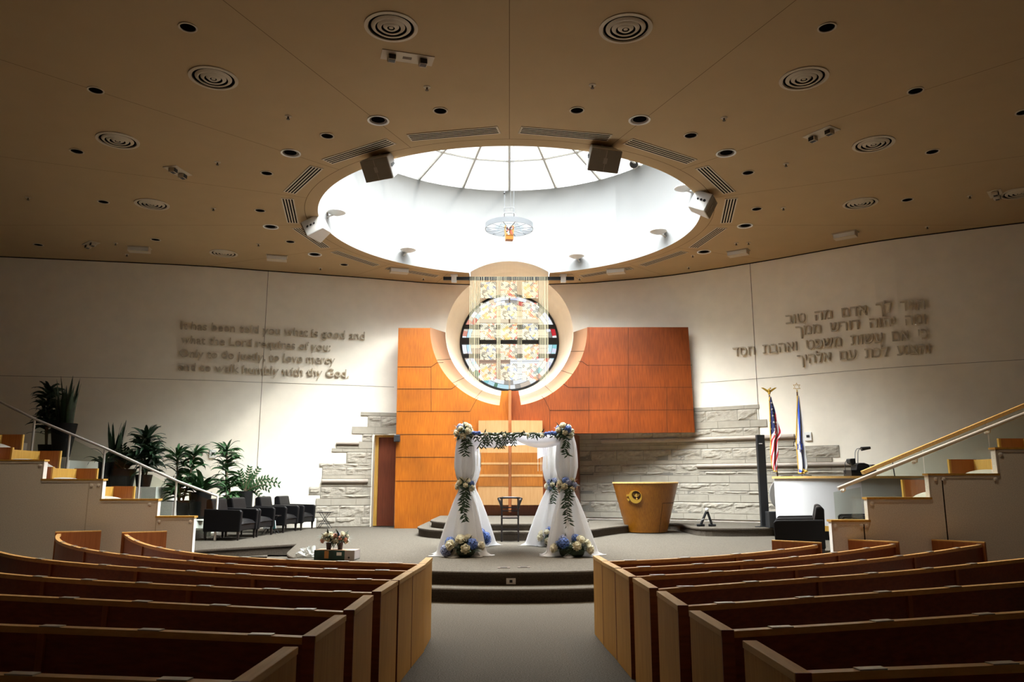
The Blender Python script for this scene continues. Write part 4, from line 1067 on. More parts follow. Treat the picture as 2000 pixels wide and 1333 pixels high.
P = [C_(x, y, YC - .1) for x, y in ((1667, 919), (1668, 908), (1674, 905), (1682, 905), (1691, 908), (1696, 921))]
m = MB(); m.prism([(p_.x, p_.z) for p_ in P], YC - .25, YC + .05, 'xz'); m.build('lid', BLACKP, t, bevel=.01)
a, b2 = C_(1655, 920, YC - .1), C_(1703, 927, YC - .1); m = MB(); m.box((a.x, YC - .3, ZD), (b2.x, YC + .1, a.z + .01)); m.build('base', BLACKM, t)
a = C_(1663, 917, YC - .1); m = MB(); m.box((a.x - .03, YC - .29, ZD), (a.x + .05, YC - .26, ZD + .12)); m.box((a.x + .04, YC - .29, ZD + .02), (a.x + .12, YC - .26, ZD + .08)); m.build('label_panel', mat('red_label', (.45, .10, .07), .6), t)
t = thing('video_camera', 'small black camera box with a trailing cable at the left of the counter equipment', 'camera', (C_(1662, 902).x, YC - .1, ZD))
P = [C_(x, y, YC - .1) for x, y in ((1656, 899), (1657, 896.5), (1667, 896), (1668, 906), (1663, 908.5), (1657, 905))]
m = MB(); m.prism([(p_.x, p_.z) for p_ in P], YC - .2, YC + .0, 'xz'); m.build('body', BLACKP, t, bevel=.01)
m = MB(); m.tube([C_(1656, 900), C_(1652, 901.5), C_(1650.5, 906), C_(1651, 926)], .008, 6); m.build('cable', BLACKP, t); m = MB(); m.tube([C_(1664, 906), (C_(1664, 906).x, YC, ZD)], .012, 6); m.build('stand', BLACKP, t)
t = thing('telephone', 'small black device with a white stripe right of the equipment case', 'telephone', (C_(1701, 918).x, YC, ZD))
P = [C_(x, y) for x, y in ((1695, 927), (1696, 913), (1699, 908), (1705, 908), (1708, 917), (1708, 927))]
m = MB(); m.prism([(p_.x, p_.z) for p_ in P], YC - .1, YC + .15, 'xz'); m.build('body', BLACKP, t, bevel=.01)
a = C_(1698.5, 912.7, YC - .1); m = MB(); m.box((a.x - .025, YC - .108, a.z - .008), (a.x + .025, YC - .1, a.z + .008)); m.build('display_stripe', WPLAS, t)
a = C_(1743, 900)
t = thing('microphone', 'tiny black microphone poking up over the sloping wood rail cap', 'microphone', (a.x, YC, ZD)); m = MB(); m.tube([(a.x + .02, YC, ZD), (a.x, YC, a.z - .03)], .01, 6); m.build('stem', BLACKM, t); m = MB(); m.ball((a.x - .005, YC, a.z), .03, 8, 6); m.build('capsule', BLACKM, t, smooth=True)
t = thing('cable_coil', 'small dark cables lying on the left end of the counter top', 'cable', (6.35, 17.9, ZD))
m = MB(); m.tube([(6.3 + .12*cos(a_) + .03*sin(3*a_), 18.0 + .1*sin(a_), ZD + .012) for a_ in [2*pi*k/30 for k in range(30)]], .01, 6, closed=True); m.tube([(6.42, 17.9, ZD + .012), (6.6, 17.75, ZD + .03), (6.75, 17.7, ZD + .012)], .01, 6); m.build('coil', BLACKP, t)

# column loudspeaker
SX = onz(1494, 1030, ZS); sx_, sy_ = SX.x, SX.y
t = thing('column_loudspeaker', 'tall thin black column loudspeaker standing left of the white counter', 'loudspeaker', (sx_, sy_, ZS))
zt_ = ony(1487, 850, sy_).z
m = MB(); m.lathe([(.20, 0), (.20, .015), (.05, .03)], 24, (sx_ - .03, sy_, ZS), sy=.7); m.build('base_plate', BLACKM, t, smooth=True, angle=40)
m = MB(); m.box((sx_ - .09, sy_ - .06, ZS + .02), (sx_ + .10, sy_ + .06, zt_)); m.build('column', BLACKP, t, bevel=.012)
m = MB(); m.box((sx_ - .05, sy_ - .066, ony(1487, 867, sy_).z - .012), (sx_ + .03, sy_ - .06, ony(1487, 867, sy_).z + .006)); m.build('badge', WPLAS, t)
t = thing('subwoofer', 'low black speaker box with a cable at the foot of the column loudspeaker', 'loudspeaker', (sx_ + .28, sy_ - .25, ZS))
a = ony(1489, 993, sy_ - .3); m = MB(); m.box((sx_ - .02, sy_ - .42, ZS), (sx_ + .34, sy_ - .12, a.z - .08)); m.build('cabinet', BLACKP, t, bevel=.01)
m = MB(); m.tube([(sx_ + .2, sy_ - .3, a.z), (sx_ + .22, sy_ - .3, a.z + .07), (sx_ + .30, sy_ - .3, a.z + .09), (sx_ + .38, sy_ - .3, a.z)], .009, 6); m.build('cable', BLACKP, t)

# A-frame stand on the stage
def St(px, py, Y): return ony(px, py, Y)
ya_ = onz(1380, 1029, ZS).y + .02
t = thing('guitar_stand', 'black A-frame instrument stand on the stage right of the lectern', 'stand', (onz(1380, 1029, ZS).x, ya_, ZS))
for (f0, f1, tp) in (((1361, 1027), (1376, 1026), (1379.5, 1000)), ((1384, 1029), (1398, 1027), (1381.5, 1000))):
    a, b2 = St(*f0, ya_), St(*f1, ya_); T = St(*tp, ya_); m = MB()
    m.tube([(a.x, ya_, ZS + .03), (b2.x, ya_, ZS + .03)], .028, 8); m.tube([((a.x + b2.x)/2, ya_, ZS + .03), (T.x, ya_, T.z)], .03, 8); m.build('leg', BLACKM, t)
T = St(1380.5, 996, ya_); m = MB(); m.ball((T.x, ya_, T.z), .045, 10, 8); m.build('head', WPLAS, t, smooth=True)
m = MB(); m.tube([St(x, y, ya_ - .05) for x, y in ((1362, 1019), (1364, 1014), (1369, 1017), (1374, 1014), (1380, 1018), (1384, 1016))], .008, 6); m.build('cable', GREYP, t)

# ================================================================ flags
def cloth_nodes(name):
    mt = bpy.data.materials.new(name); mt.use_nodes = True; N = mt.node_tree.nodes; L = mt.node_tree.links; b = N['Principled BSDF']; b.inputs['Roughness'].default_value = .7
    uv = N.new('ShaderNodeUVMap'); s_ = N.new('ShaderNodeSeparateXYZ'); L.new(uv.outputs[0], s_.inputs[0])
    def ma(op, a, c=0.0):
        n = N.new('ShaderNodeMath'); n.operation = op
        for i, v in enumerate((a, c)):
            if isinstance(v, (int, float)): n.inputs[i].default_value = v
            else: L.new(v, n.inputs[i])
        return n.outputs[0]
    def mix(f, A_, B_):
        n = N.new('ShaderNodeMix'); n.data_type = 'RGBA'; L.new(f, n.inputs['Factor'])
        for k, v in (('A', A_), ('B', B_)):
            if isinstance(v, tuple): n.inputs[k].default_value = (*v, 1)
            else: L.new(v, n.inputs[k])
        return n.outputs['Result']
    return mt, s_.outputs['X'], s_.outputs['Y'], ma, mix, (lambda c: L.new(c, b.inputs['Base Color']))
RED_, WHT_, NAVY_, BLU_ = (.50, .012, .02), (.72, .70, .68), (.012, .02, .09), (.03, .08, .46)
mt, U, V, ma, mix, fin = cloth_nodes('striped_flag_cloth')
st_ = ma('GREATER_THAN', ma('FRACT', ma('MULTIPLY', ma('ADD', ma('MULTIPLY', U, .62), ma('MULTIPLY', V, .95)), 6.5)), .5)
base = mix(st_, RED_, WHT_); canton = ma('LESS_THAN', ma('ADD', V, ma('MULTIPLY', U, .30)), .50); fin(mix(canton, base, NAVY_)); FLAG1 = mt
mt, U, V, ma, mix, fin = cloth_nodes('blue_white_flag_cloth')
f1 = ma('LESS_THAN', ma('ABSOLUTE', ma('SUBTRACT', ma('ADD', U, ma('MULTIPLY', V, -.35)), .30)), .12); f2 = ma('LESS_THAN', ma('ABSOLUTE', ma('SUBTRACT', ma('ADD', U, ma('MULTIPLY', V, .42)), .06)), .07)
f3 = ma('MULTIPLY', ma('GREATER_THAN', ma('ADD', V, ma('MULTIPLY', U, -.25)), .86), ma('LESS_THAN', U, .62)); fin(mix(ma('MAXIMUM', ma('MAXIMUM', f1, f2), f3), WHT_, BLU_)); FLAG2 = mt
def flag(label, top_px, bot_px, Y, outline, matc, finial, stars):
    T, B = ony(*top_px, Y), ony(*bot_px, Y); dv = (B - T); B = T + dv*((T.z - ZS)/(T.z - B.z))
    t = thing('flag', label, 'flag', (B.x, Y, ZS), group='flags beside the stone wall')
    m = MB(); m.tube([B, T], .018, 10); m.build('pole', wood('flag_pole_wood', (.12, .05, .02), (.18, .08, .03), 4), t, smooth=True, angle=50)
    m = MB(); m.lathe([(.16, 0), (.16, .03), (.05, .06), (.03, .12)], 20, B); m.build('base', GOLD, t, smooth=True, angle=40)
    def fn(u, v):
        k = v*(len(outline) - 1); i = min(int(k), len(outline) - 2); f_ = k - i
        y = outline[i][0] + (outline[i+1][0] - outline[i][0])*f_; l = outline[i][1] + (outline[i+1][1] - outline[i][1])*f_; r = outline[i][2] + (outline[i+1][2] - outline[i][2])*f_
        p_ = ony(l + (r - l)*u, y, Y); fold = .055*sin(u*3.2*pi + v*2.0) * min(1, v*3 + .15)
        return (p_.x, Y - .06 + fold, p_.z)
    m = MB(); m.grid(fn, 28, 40, uv=True); c = m.build('cloth', matc, t, smooth=True, fix=False); s_ = c.modifiers.new('thickness', 'SOLIDIFY'); s_.thickness = .006
    m = MB(); m.tube([Vector(fn(0, v/40)) for v in range(41)], .016, 5); m.tube([Vector(fn(u/20, 1)) for u in range(21)], .022, 5); m.build('fringe', GOLDF, t)
    if stars:
        m = MB()
        for (u, v) in stars:
            c0 = Vector(fn(u, v)) + Vector((0, -.014, 0)); ps = [(c0.x + r*sin(pi*k/5), c0.z + r*cos(pi*k/5)) for k in range(10) for r in [(.033 if k % 2 == 0 else .014)]]
            m.prism(ps, c0.y - .003, c0.y, 'xz')
        m.build('star', WPLAS, c, origin=t.location)
    m = MB(); finial(m, T); f_ = m.build('finial', GOLD, t, smooth=False)
    return t, fn, c
def eagle(m, T):
    m.ball(T + Vector((0, 0, .04)), .035, 10, 8); m.ball(T + Vector((0, 0, .11)), .035, 8, 6, (1, 1, 1.6)); m.ball(T + Vector((.03, -.02, .17)), .022, 8, 6)
    for s_ in (-1, 1): m.prism([(T.x, T.z + .10), (T.x + s_*.07, T.z + .15), (T.x + s_*.15, T.z + .19), (T.x + s_*.20, T.z + .185), (T.x + s_*.11, T.z + .12), (T.x + s_*.03, T.z + .06)], T.y - .012, T.y + .012, 'xz')
def star6(m, T):
    c = T + Vector((0, 0, .13)); m.tube([T, T + Vector((0, 0, .05))], .014, 6)
    for o_ in (0, pi/3): m.tube([c + Vector((.095*sin(o_ + 2*pi*k/3), 0, .095*cos(o_ + 2*pi*k/3))) for k in range(3)], .011, 6, closed=True)
flag('red and white striped flag with white stars on navy, eagle on its pole', (1502.5, 772), (1518, 925), 19.9,
     [(776, 1502, 1504.5), (785, 1501, 1506.5), (800, 1502, 1511), (815, 1503, 1514), (830, 1503.5, 1518), (846, 1504, 1523), (855, 1504.5, 1521), (862, 1505, 1516), (880, 1505, 1517), (890, 1505, 1517), (905, 1507, 1515), (914, 1509, 1515), (921, 1512, 1514)], FLAG1, eagle,
     [(.35 + .3*(k % 2) if k > 0 else .5, .10 + .035*k) for k in range(12)] + [(.18, .2), (.78, .24), (.15, .3), (.85, .31), (.12, .38), (.2, .45)])
tt, fn2, c2 = flag('blue and white flag with gold fringe and a six-pointed star on its pole', (1556.8, 766), (1566.5, 925), 19.6,
     [(774, 1556, 1559), (790, 1555.5, 1561), (810, 1555, 1563.5), (840, 1555, 1566), (860, 1554.5, 1567.5), (880, 1556, 1570), (900, 1558, 1573), (912, 1559, 1574), (918, 1560, 1573), (925, 1559.5, 1568)], FLAG2, star6, None)
m = MB(); c0 = Vector(fn2(.22, .52)) + Vector((0, -.06, 0))
for o_ in (0, pi/3): m.tube([c0 + Vector((.07*sin(o_ + 2*pi*k/3), 0, .13*cos(o_ + 2*pi*k/3))) for k in range(3)], .014, 6, closed=True)
m.build('six_pointed_star', mat('flag_blue', BLU_, .7), c2, origin=tt.location)
m = MB(); a = Vector(fn2(.35, 1.0)); m.tube([Vector(fn2(.4, .86)), Vector(fn2(.75, .93)) + Vector((0, -.04, 0)), Vector(fn2(.95, .93)) + Vector((.02, -.04, 0)), Vector(fn2(.6, .98)) + Vector((0, -.04, 0)), a], .028, 6); m.build('fringe', GOLDF, c2, origin=tt.location)

# ================================================================ flowers : prototypes
def petal(m, c, ax, up, w, l, curl):
    side = ax.cross(up).normalized()
    def fn(u, v):
        x = (u - .5)*w*(1 - .25*v*v)*(.55 + .9*v*(1.35 - v)); return c + side*x + ax*(l*v*(1 - curl*v)) + up*(l*(.15 + curl*v*v*.8) * (1 if v > 0 else .6) - .9*x*x/w)
    m.grid(fn, 3, 3)
def rose_mesh(name, mt):
    m = MB(); rnd = random.Random(11)
    for ring, (nn, tilt, l, w) in enumerate(((6, .25, .62, .75), (5, .62, .66, .62), (4, 1.05, .6, .5))):
        for k in range(nn):
            a = 2*pi*k/nn + ring*.5; out = Vector((cos(a), sin(a), 0)); ax = (out*cos(tilt) + Vector((0, 0, 1))*sin(tilt)).normalized(); up = (Vector((0, 0, 1))*cos(tilt) - out*sin(tilt)).normalized()
            petal(m, out*.1 + Vector((0, 0, .05*ring)), ax, up, w*1.25, l*1.15, .35)
    m.ball((0, 0, .35), .26, 8, 6, (1, 1, 1.1)); m.ball((0, 0, .0), .38, 8, 6, (1, 1, .7))
    return m.mesh(name, mt, smooth=True)
def hydrangea_mesh(name, mt):
    m = MB(); rnd = random.Random(4); n = 46
    for k in range(n):
        z = 1 - 1.75*(k + .5)/n; r = sqrt(max(0, 1 - z*z)); a = 2.39996*k; nv = Vector((r*cos(a), r*sin(a), z)); c = nv*rnd.uniform(.86, 1.0)
        u = nv.orthogonal().normalized(); w_ = nv.cross(u); rot = rnd.uniform(0, pi/2)
        for q_ in range(4):
            b = rot + q_*pi/2; d = u*cos(b) + w_*sin(b); e = -u*sin(b) + w_*cos(b)
            m.add([c, c + d*.17 + e*.12 + nv*.04, c + d*.30 + nv*.03, c + d*.17 - e*.12 + nv*.04], [(0, 1, 2, 3)])
    m.cur = 1; m.ball((0, 0, 0), .74, 10, 8); return m.mesh(name, [mt, mat('hydrangea_core', (.03, .05, .12), .8)], smooth=False)
ROSE, ROSEP = rose_mesh('rose', CREAM), rose_mesh('rose', PINKF)
HYB, HYL = hydrangea_mesh('hydrangea', BLUE), hydrangea_mesh('hydrangea', LILAC)
def leaf(m, c, d, up, L, w, bend=.2):
    d = Vector(d).normalized(); s_ = d.cross(Vector(up));
    if s_.length < 1e-3: s_ = d.cross(Vector((1, 0, 0)))
    s_.normalize(); n_ = s_.cross(d); P = []
    for t_, ww in ((0, .12), (.3, 1), (.62, .85), (1, .04)):
        b = Vector(c) + d*(L*t_) - n_*(bend*L*t_*t_); P += [b - s_*(w*ww/2), b + n_*(w*.12*ww), b + s_*(w*ww/2)]
    m.add(P, [(0, 3, 4, 1), (1, 4, 5, 2), (3, 6, 7, 4), (4, 7, 8, 5), (6, 9, 10, 7), (7, 10, 11, 8)])
def cluster(label, c, R, n_rose, n_blue, seed, front=True, scale=(1, 1, 1), rose_r=.075, hyd_r=.062, nleaf=45, trail=(), group='flower arrangements on the canopy', flat=False):
    rnd = random.Random(seed); t = thing('flower_arrangement', label, 'flower arrangement', c, group=group); N = n_rose + n_blue
    kinds = ['r']*n_rose + ['b']*n_blue; rnd.shuffle(kinds)
    for k in range(N):
        z = 1 - (1.5 if not flat else 1.0)*(k + .5)/N; r = sqrt(max(0, 1 - z*z)); a = 2.39996*k + seed
        v = Vector((r*cos(a), r*sin(a), z)); p_ = Vector((v.x*R*scale[0], v.y*R*scale[1], v.z*R*scale[2])); q = v.to_track_quat('Z', 'Y').to_euler()
        if kinds[k] == 'r': inst(ROSE if rnd.random() > .12 else ROSEP, 'rose', t, p_*1.04, rose_r*rnd.uniform(.9, 1.25)*1.3, q)
        else: inst(HYB if rnd.random() > .4 else HYL, 'hydrangea', t, p_, hyd_r*rnd.uniform(.8, 1.1), q)
    m = MB()
    for k in range(nleaf):
        a = rnd.uniform(0, 2*pi); z = rnd.uniform(-.7 if not flat else .0, .9); r = sqrt(1 - z*z); v = Vector((r*cos(a)*scale[0], r*sin(a)*scale[1], z*scale[2]))
        leaf(m, v*R*.7, v + Vector((rnd.uniform(-.5, .5), rnd.uniform(-.5, .5), rnd.uniform(-.3, .4))), (0, 0, 1), rnd.uniform(.09, .18), .035, rnd.uniform(0, .4))
    m.ball((0, 0, 0), R*.75, 10, 8, scale); m.build('leaves', LEAF, t, origin=(0, 0, 0))
    if trail:
        m = MB()
        for (dx, dy, dz, n_) in trail:
            m.tube([Vector((dx*s_ + .02*sin(7*s_), dy - .02*s_, -R*.3 + dz*s_)) for s_ in [i_/8 for i_ in range(9)]], .006, 5)
            for k in range(n_):
                s_ = (k + .5)/n_; c0 = Vector((dx*s_ + .02*sin(7*s_), dy - .02*s_, -R*.3 + dz*s_)); sd = -1 if k % 2 else 1
                leaf(m, c0, (sd*.8, rnd.uniform(-.6, .2), rnd.uniform(-.9, -.1)), (0, -1, 0), rnd.uniform(.07, .12), .026, .2)
        m.build('trailing_leaves', LEAF, t, origin=(0, 0, 0))
    return t

# ================================================================ wedding canopy
fl, fr = onz(906, 1086, ZP), onz(1109, 1086, ZP); yF, yR = fl.y, 15.85
posts = [(fl.x, yF), (fr.x, yF), (-.78, yR), (ony(1079, 1066, yR).x, yR)]
ZT = ony(995, 849, yF).z
can = thing('wedding_canopy', 'white draped wedding canopy on four posts in the centre of the platform', 'canopy', ((fl.x + fr.x)/2, (yF + yR)/2, ZP)); co = can.location
for (x, y) in posts:
    m = MB(); m.tube([(x, y, ZP), (x, y, ZT)], .02, 8); m.lathe([(.14, 0), (.14, .015)], 16, (x, y, ZP)); m.build('post', WPLAS, can)
for (a, b2) in ((0, 1), (2, 3), (0, 2), (1, 3)):
    m = MB(); m.tube([(*posts[a], ZT), (*posts[b2], ZT)], .018, 8); m.build('beam', WPLAS, can)
m = MB(); x0, x1 = fl.x - .02, fr.x + .02
def roof(u, v):
    xl_, xr_ = x0 + (posts[2][0] - fl.x)*v, x1 + (posts[3][0] - fr.x)*v
    return (xl_ + (xr_ - xl_)*u, yF + (yR - yF)*v, ZT + .02 - .16*sin(pi*v)*(.35 + .65*sin(pi*u)) + .01*sin(14*u))
m.grid(roof, 24, 16)
c = m.build('canopy_cloth', SATINW, can, smooth=True)
m = MB()
def val(u, v):
    drop = .06 + .17*(abs(sin(2*pi*u))**.75*.85 + .15)*(1 if .0 < u < 1 else .3)
    return (x0 + (x1 - x0)*u, yF - .03 + .02*sin(v*7 + u*5), ZT + .025 - (drop + .03)*v)
m.grid(val, 60, 8); m.build('valance', SATINW, can, smooth=True)
m = MB()
for (x, s_, zdrop) in ((x0 + .10, 1, .30), (posts[3][0] - .04, -1, .36)):
    y = yF + .12 if s_ > 0 else yR - .1
    m.grid(lambda u, v: (x + .20*u*s_ - .05, y + .03*sin(9*u), ZT - zdrop*v*(.75 + .25*u)), 8, 6)
m.build('shawl_corner', SATINW, can, smooth=True)
m = MB()
for (x, y, z) in ((x0 + .12, yF + .1, ZT - .25), (x0 + .17, yF + .1, ZT - .27), (x0 + .23, yF + .1, ZT - .28), (x0 + .29, yF + .1, ZT - .3), (posts[3][0] - .28, yR - .12, ZT - .34), (posts[3][0] - .22, yR - .12, ZT - .34), (posts[3][0] - .1, yR - .12, ZT - .3)):
    m.tube([(x, y, z), (x, y, z - .26)], .006, 5)
m.build('tassel', mat('ivory_tassel', (.72, .66, .50), .8), can)
PROF = [(ZT - .02, .10), (2.25, .13), (2.05, .145), (1.85, .15), (1.68, .12), (1.54, .075), (1.46, .08), (1.25, .15), (1.0, .215), (.75, .275), (.55, .32), (.42, .35), (.375, .42), (.365, .47)]
def drape(x, y, seed, sc=1.0, lean=0.0):
    rnd = random.Random(seed); ph = [rnd.uniform(0, 6) for _ in range(4)]
    m = MB(); P = PROF
    def fn(u, v):
        k = v*(len(P) - 1); i = min(int(k), len(P) - 2); f_ = k - i; z = P[i][0] + (P[i+1][0] - P[i][0])*f_; r = (P[i][1] + (P[i+1][1] - P[i][1])*f_)*sc
        a = 2*pi*u; am = .23 + .06*sin(3*v); rr = r*(1 + am*sin(7*a + ph[0] + 1.2*v) + .07*sin(13*a + ph[1]) + .05*sin(3*a + ph[2] + 2*v))
        flare = max(0, (1.4 - z))/1.0
        return (x + rr*cos(a)*1.02 + lean*flare*.1, y + rr*sin(a)*.8, max(ZP + .006 + .012*(1 + sin(9*a + ph[3]))*.5, z))
    m.grid(fn, 84, 42)
    return m.build('drape', SHEER, can, smooth=True)
for i, (x, y) in enumerate(posts): drape(x, y, i + 1, 1.0 if i < 2 else 1.02, (-.4, .4, .5, -.6)[i])
m = MB()
for (x, y) in posts: m.lathe([(.078, 1.49), (.085, 1.52), (.078, 1.55)], 16, (x, y, 0))
m.build('tie_band', SATINW, can)
q = ony(906, 848, yF - .12); cluster('top left front corner flower cluster of cream roses on the canopy', (fl.x - .02, yF - .06, q.z + .02), .12, 9, 4, 1, trail=((.05, -.12, -.35, 22), (.12, -.1, -.2, 12)), rose_r=.07)
q = ony(1103, 848, yF - .12); cluster('top right front corner flower cluster of cream roses on the canopy', (fr.x - .04, yF - .06, q.z + .02), .12, 10, 4, 2, trail=((.03, -.12, -.36, 22),), rose_r=.07)
q = ony(907, 950, yF - .1); cluster('flower cluster tied halfway up the front left canopy drape', (fl.x + .01, yF - .09, q.z), .11, 10, 1, 3, scale=(1.1, .9, .9), trail=((.02, -.12, -.55, 30), (-.03, -.12, -.35, 18)), rose_r=.066)
q = ony(1108, 950, yF - .1); cluster('flower cluster tied halfway up the front right canopy drape', (fr.x, yF - .09, q.z), .11, 9, 3, 4, scale=(1.15, .9, .9), trail=((.0, -.12, -.6, 30), (-.05, -.12, -.3, 16)), rose_r=.066)
q = ony(1087, 950, yR - .1); cluster('flower cluster on the rear right canopy drape, left of the front one', (posts[3][0] + .03, yR - .1, q.z), .11, 8, 3, 5, trail=((-.02, -.12, -.3, 14),), rose_r=.072)
cluster('flower mound at the foot of the front left canopy post', (fl.x + .0, yF - .26, ZP + .10), .21, 8, 5, 6, scale=(1.35, .7, .95), rose_r=.10, hyd_r=.095, nleaf=110, flat=True)
cluster('flower mound at the foot of the front right canopy post', (fr.x + .05, yF - .26, ZP + .10), .21, 7, 5, 7, scale=(1.35, .7, .95), rose_r=.10, hyd_r=.095, nleaf=130, flat=True)
cluster('flower mound at the foot of the rear right canopy post', (posts[3][0] - .06, yR - .28, ZP + .10), .18, 6, 4, 8, scale=(1.1, .7, 1.0), rose_r=.09, hyd_r=.11, nleaf=60, flat=True)
cluster('blue flower mound mostly hidden behind the front left canopy drape', (-.60, yR - .28, ZP + .10), .17, 4, 5, 9, scale=(1.0, .7, 1.0), rose_r=.09, hyd_r=.11, nleaf=50, flat=True)
# garland on the front beam
gar = thing('flower_garland', 'leafy garland with small roses along the front beam of the canopy', 'garland', ((x0 + x1)/2, yF - .12, ZT), group='flower arrangements on the canopy')
m = MB(); rnd = random.Random(21); hw = (x1 - x0)/2
m.tube([(-hw + .1 + (2*hw - .2)*k/30, .01*sin(k), .0 + .015*sin(k*1.3)) for k in range(31)], .022, 6)
for k in range(105):
    u = rnd.random(); c0 = Vector((-hw + .1 + (2*hw - .2)*u, rnd.uniform(-.03, .02), rnd.uniform(-.05, .02))); dn = rnd.random()
    d = (rnd.uniform(-1, 1), rnd.uniform(-.7, .1), rnd.uniform(-1.2, .25) if dn < .86 else rnd.uniform(.4, 1.2)); leaf(m, c0, d, (0, -1, 0), rnd.uniform(.05, .10), .024, .15)
for k in range(13):
    x = -hw + .2 + (2*hw - .4)*(k + rnd.uniform(.1, .9))/26; n_ = rnd.randint(2, 5)
    for j in range(n_):
        for sd in (-1, 1): leaf(m, (x + .03*sin(j), -.035, -.05 - .04*j), (sd*.7, -.2, -.8), (0, -1, 0), .075, .022, .1)
m.build('leaves', LEAF, gar, origin=(0, 0, 0))
for px, py in ((950, 848), (985, 851), (1031, 851), (1058, 852)):
    q = ony(px, py, yF - .12); inst(ROSE, 'rose', gar, (q.x - gar.location.x, -.06, q.z - ZT), .055, (pi/2, 0, 0))
for px, py in ((925, 846), (930, 847), (936, 846), (1066, 848), (1072, 847), (1078, 846), (1084, 847)):
    q = ony(px, py, yF - .12); inst(HYB, 'blue_floret', gar, (q.x - gar.location.x, -.05, q.z - ZT), .032, (pi/2, 0, 0))

# ================================================================ chair under the canopy
q = onz(997, 1059, ZP); X, Y = q.x - .01, q.y + .02; t = thing('ceremonial_chair', 'narrow black wooden chair with a curved top rail standing beneath the canopy', 'chair', (X, Y + .2, ZP))
hw = .175; z = ZP
for sx2 in (-1, 1):
    for yy, h in ((Y, .70), (Y + .38, .88)):
        m = MB(); m.hexa([(X + sx2*hw - .017, yy - .017, z), (X + sx2*hw + .017, yy - .017, z), (X + sx2*hw + .017, yy + .017, z), (X + sx2*hw - .017, yy + .017, z)] + [(X + sx2*hw - .017, yy - .017, z + h), (X + sx2*hw + .017, yy - .017, z + h), (X + sx2*hw + .017, yy + .017, z + h), (X + sx2*hw - .017, yy + .017, z + h)]); m.build('leg', BLACKW, t)
m = MB(); m.box((X - hw - .02, Y - .02, z + .47), (X + hw + .02, Y + .40, z + .50)); m.build('seat', BLACKW, t, bevel=.008)
m = MB(); m.tube([(X - .245, Y - .06, z + .885), (X - .245, Y + .1, z + .885), (X - .235, Y + .3, z + .89), (X - .16, Y + .42, z + .895), (X, Y + .45, z + .90), (X + .16, Y + .42, z + .895), (X + .235, Y + .3, z + .89), (X + .245, Y + .1, z + .885), (X + .245, Y - .06, z + .885)], .022, 8); m.build('curved_rail', BLACKW, t, smooth=True, angle=50)
for sx2 in (-1, 1):
    m = MB(); m.tube([(X + sx2*hw, Y, z + .66), (X + sx2*(hw + .005), Y - .01, z + .74), (X + sx2*(hw + .03), Y - .02, z + .82), (X + sx2*.245, Y - .04, z + .885)], [.02, .03, .034, .026], 8); m.build('arm_bracket', BLACKW, t, smooth=True)
for zz, yy in ((.69, Y + .38), (.62, Y + .38), (.24, Y), (.24, Y + .38)):
    m = MB(); m.box((X - hw, yy - .012, z + zz - .012), (X + hw, yy + .012, z + zz + .012)); m.build('stretcher', BLACKW, t)

# ================================================================ box, bouquets and bag on the platform
bx, by = onz(655, 1095, ZP).x, onz(655, 1095, ZP).y + .12
t = thing('cardboard_box', 'low dark green and black printed carton on the platform behind the front left pew', 'box', (bx, by, ZP), radians(-6))
wv, dv_, hv = .33, .15, .155
GREENB = mat('dark_green_print', (.012, .045, .035), .5, noise_amt=.5, noise_scale=6)
m = MB(); m.box((-wv, -dv_, 0), (wv, dv_, .02)); m.box((-wv, -dv_, 0), (wv, -dv_ + .008, hv)); m.box((-wv, dv_ - .008, 0), (wv, dv_, hv)); m.box((-wv, -dv_, 0), (-wv + .008, dv_, hv)); m.build('carton', GREENB, t, origin=(0, 0, 0))
m = MB(); m.box((wv - .008, -dv_, 0), (wv, dv_, hv)); m.box((wv - .16, -dv_ - .002, 0), (wv, -dv_, hv)); m.build('grey_end', mat('grey_print', (.38, .33, .31), .6), t, origin=(0, 0, 0))
m = MB(); m.box((-wv + .004, -dv_ + .004, hv - .004), (wv - .004, dv_ - .004, hv)); m.build('lid', mat('kraft_card', (.50, .34, .22), .8), t, origin=(0, 0, 0))
m = MB(); m.box((.04, -dv_ - .004, .075), (.12, -dv_ - .001, .125)); m.build('white_label', WPLAS, t, origin=(0, 0, 0))
m = MB(); m.box((-.16, -dv_ - .004, .03), (-.09, -dv_ - .001, .145)); m.build('orange_print', mat('orange_print', (.42, .19, .05), .6), t, origin=(0, 0, 0))
m = MB(); m.lathe([(.016, 0), (.016, .003)], 12, (wv - .09, -dv_ - .002, .045), M=Matrix.Rotation(pi/2, 4, 'X')); m.build('hand_hole', BLACKP, t, origin=(0, 0, 0))
POTB = mat('brown_vase', (.05, .022, .018), .4)
for lab, px, seed in (('left bouquet of cream and peach flowers in a dark vase on the carton', 642, 31), ('right bouquet of cream flowers and blue sprigs in a dark vase on the carton', 664, 32)):
    x = ony(px, 1075, by).x; z0 = ZP + hv; t = cluster(lab, (x, by, z0 + .17), .085, 13, 1, seed, rose_r=.05, hyd_r=.035, nleaf=40, scale=(1.1, 1, .85), group='bouquets on the carton')
    m = MB(); m.lathe([(.035, -.17), (.05, -.06)], 16, (0, 0, 0)); m.build('vase', POTB, t, smooth=True, angle=40, origin=(0, 0, 0))
gx_ = onz(600, 1090, ZP); t = thing('plastic_bag', 'crumpled clear plastic bag lying left of the dark carton', 'bag', (gx_.x, gx_.y + .1, ZP))
m = MB()
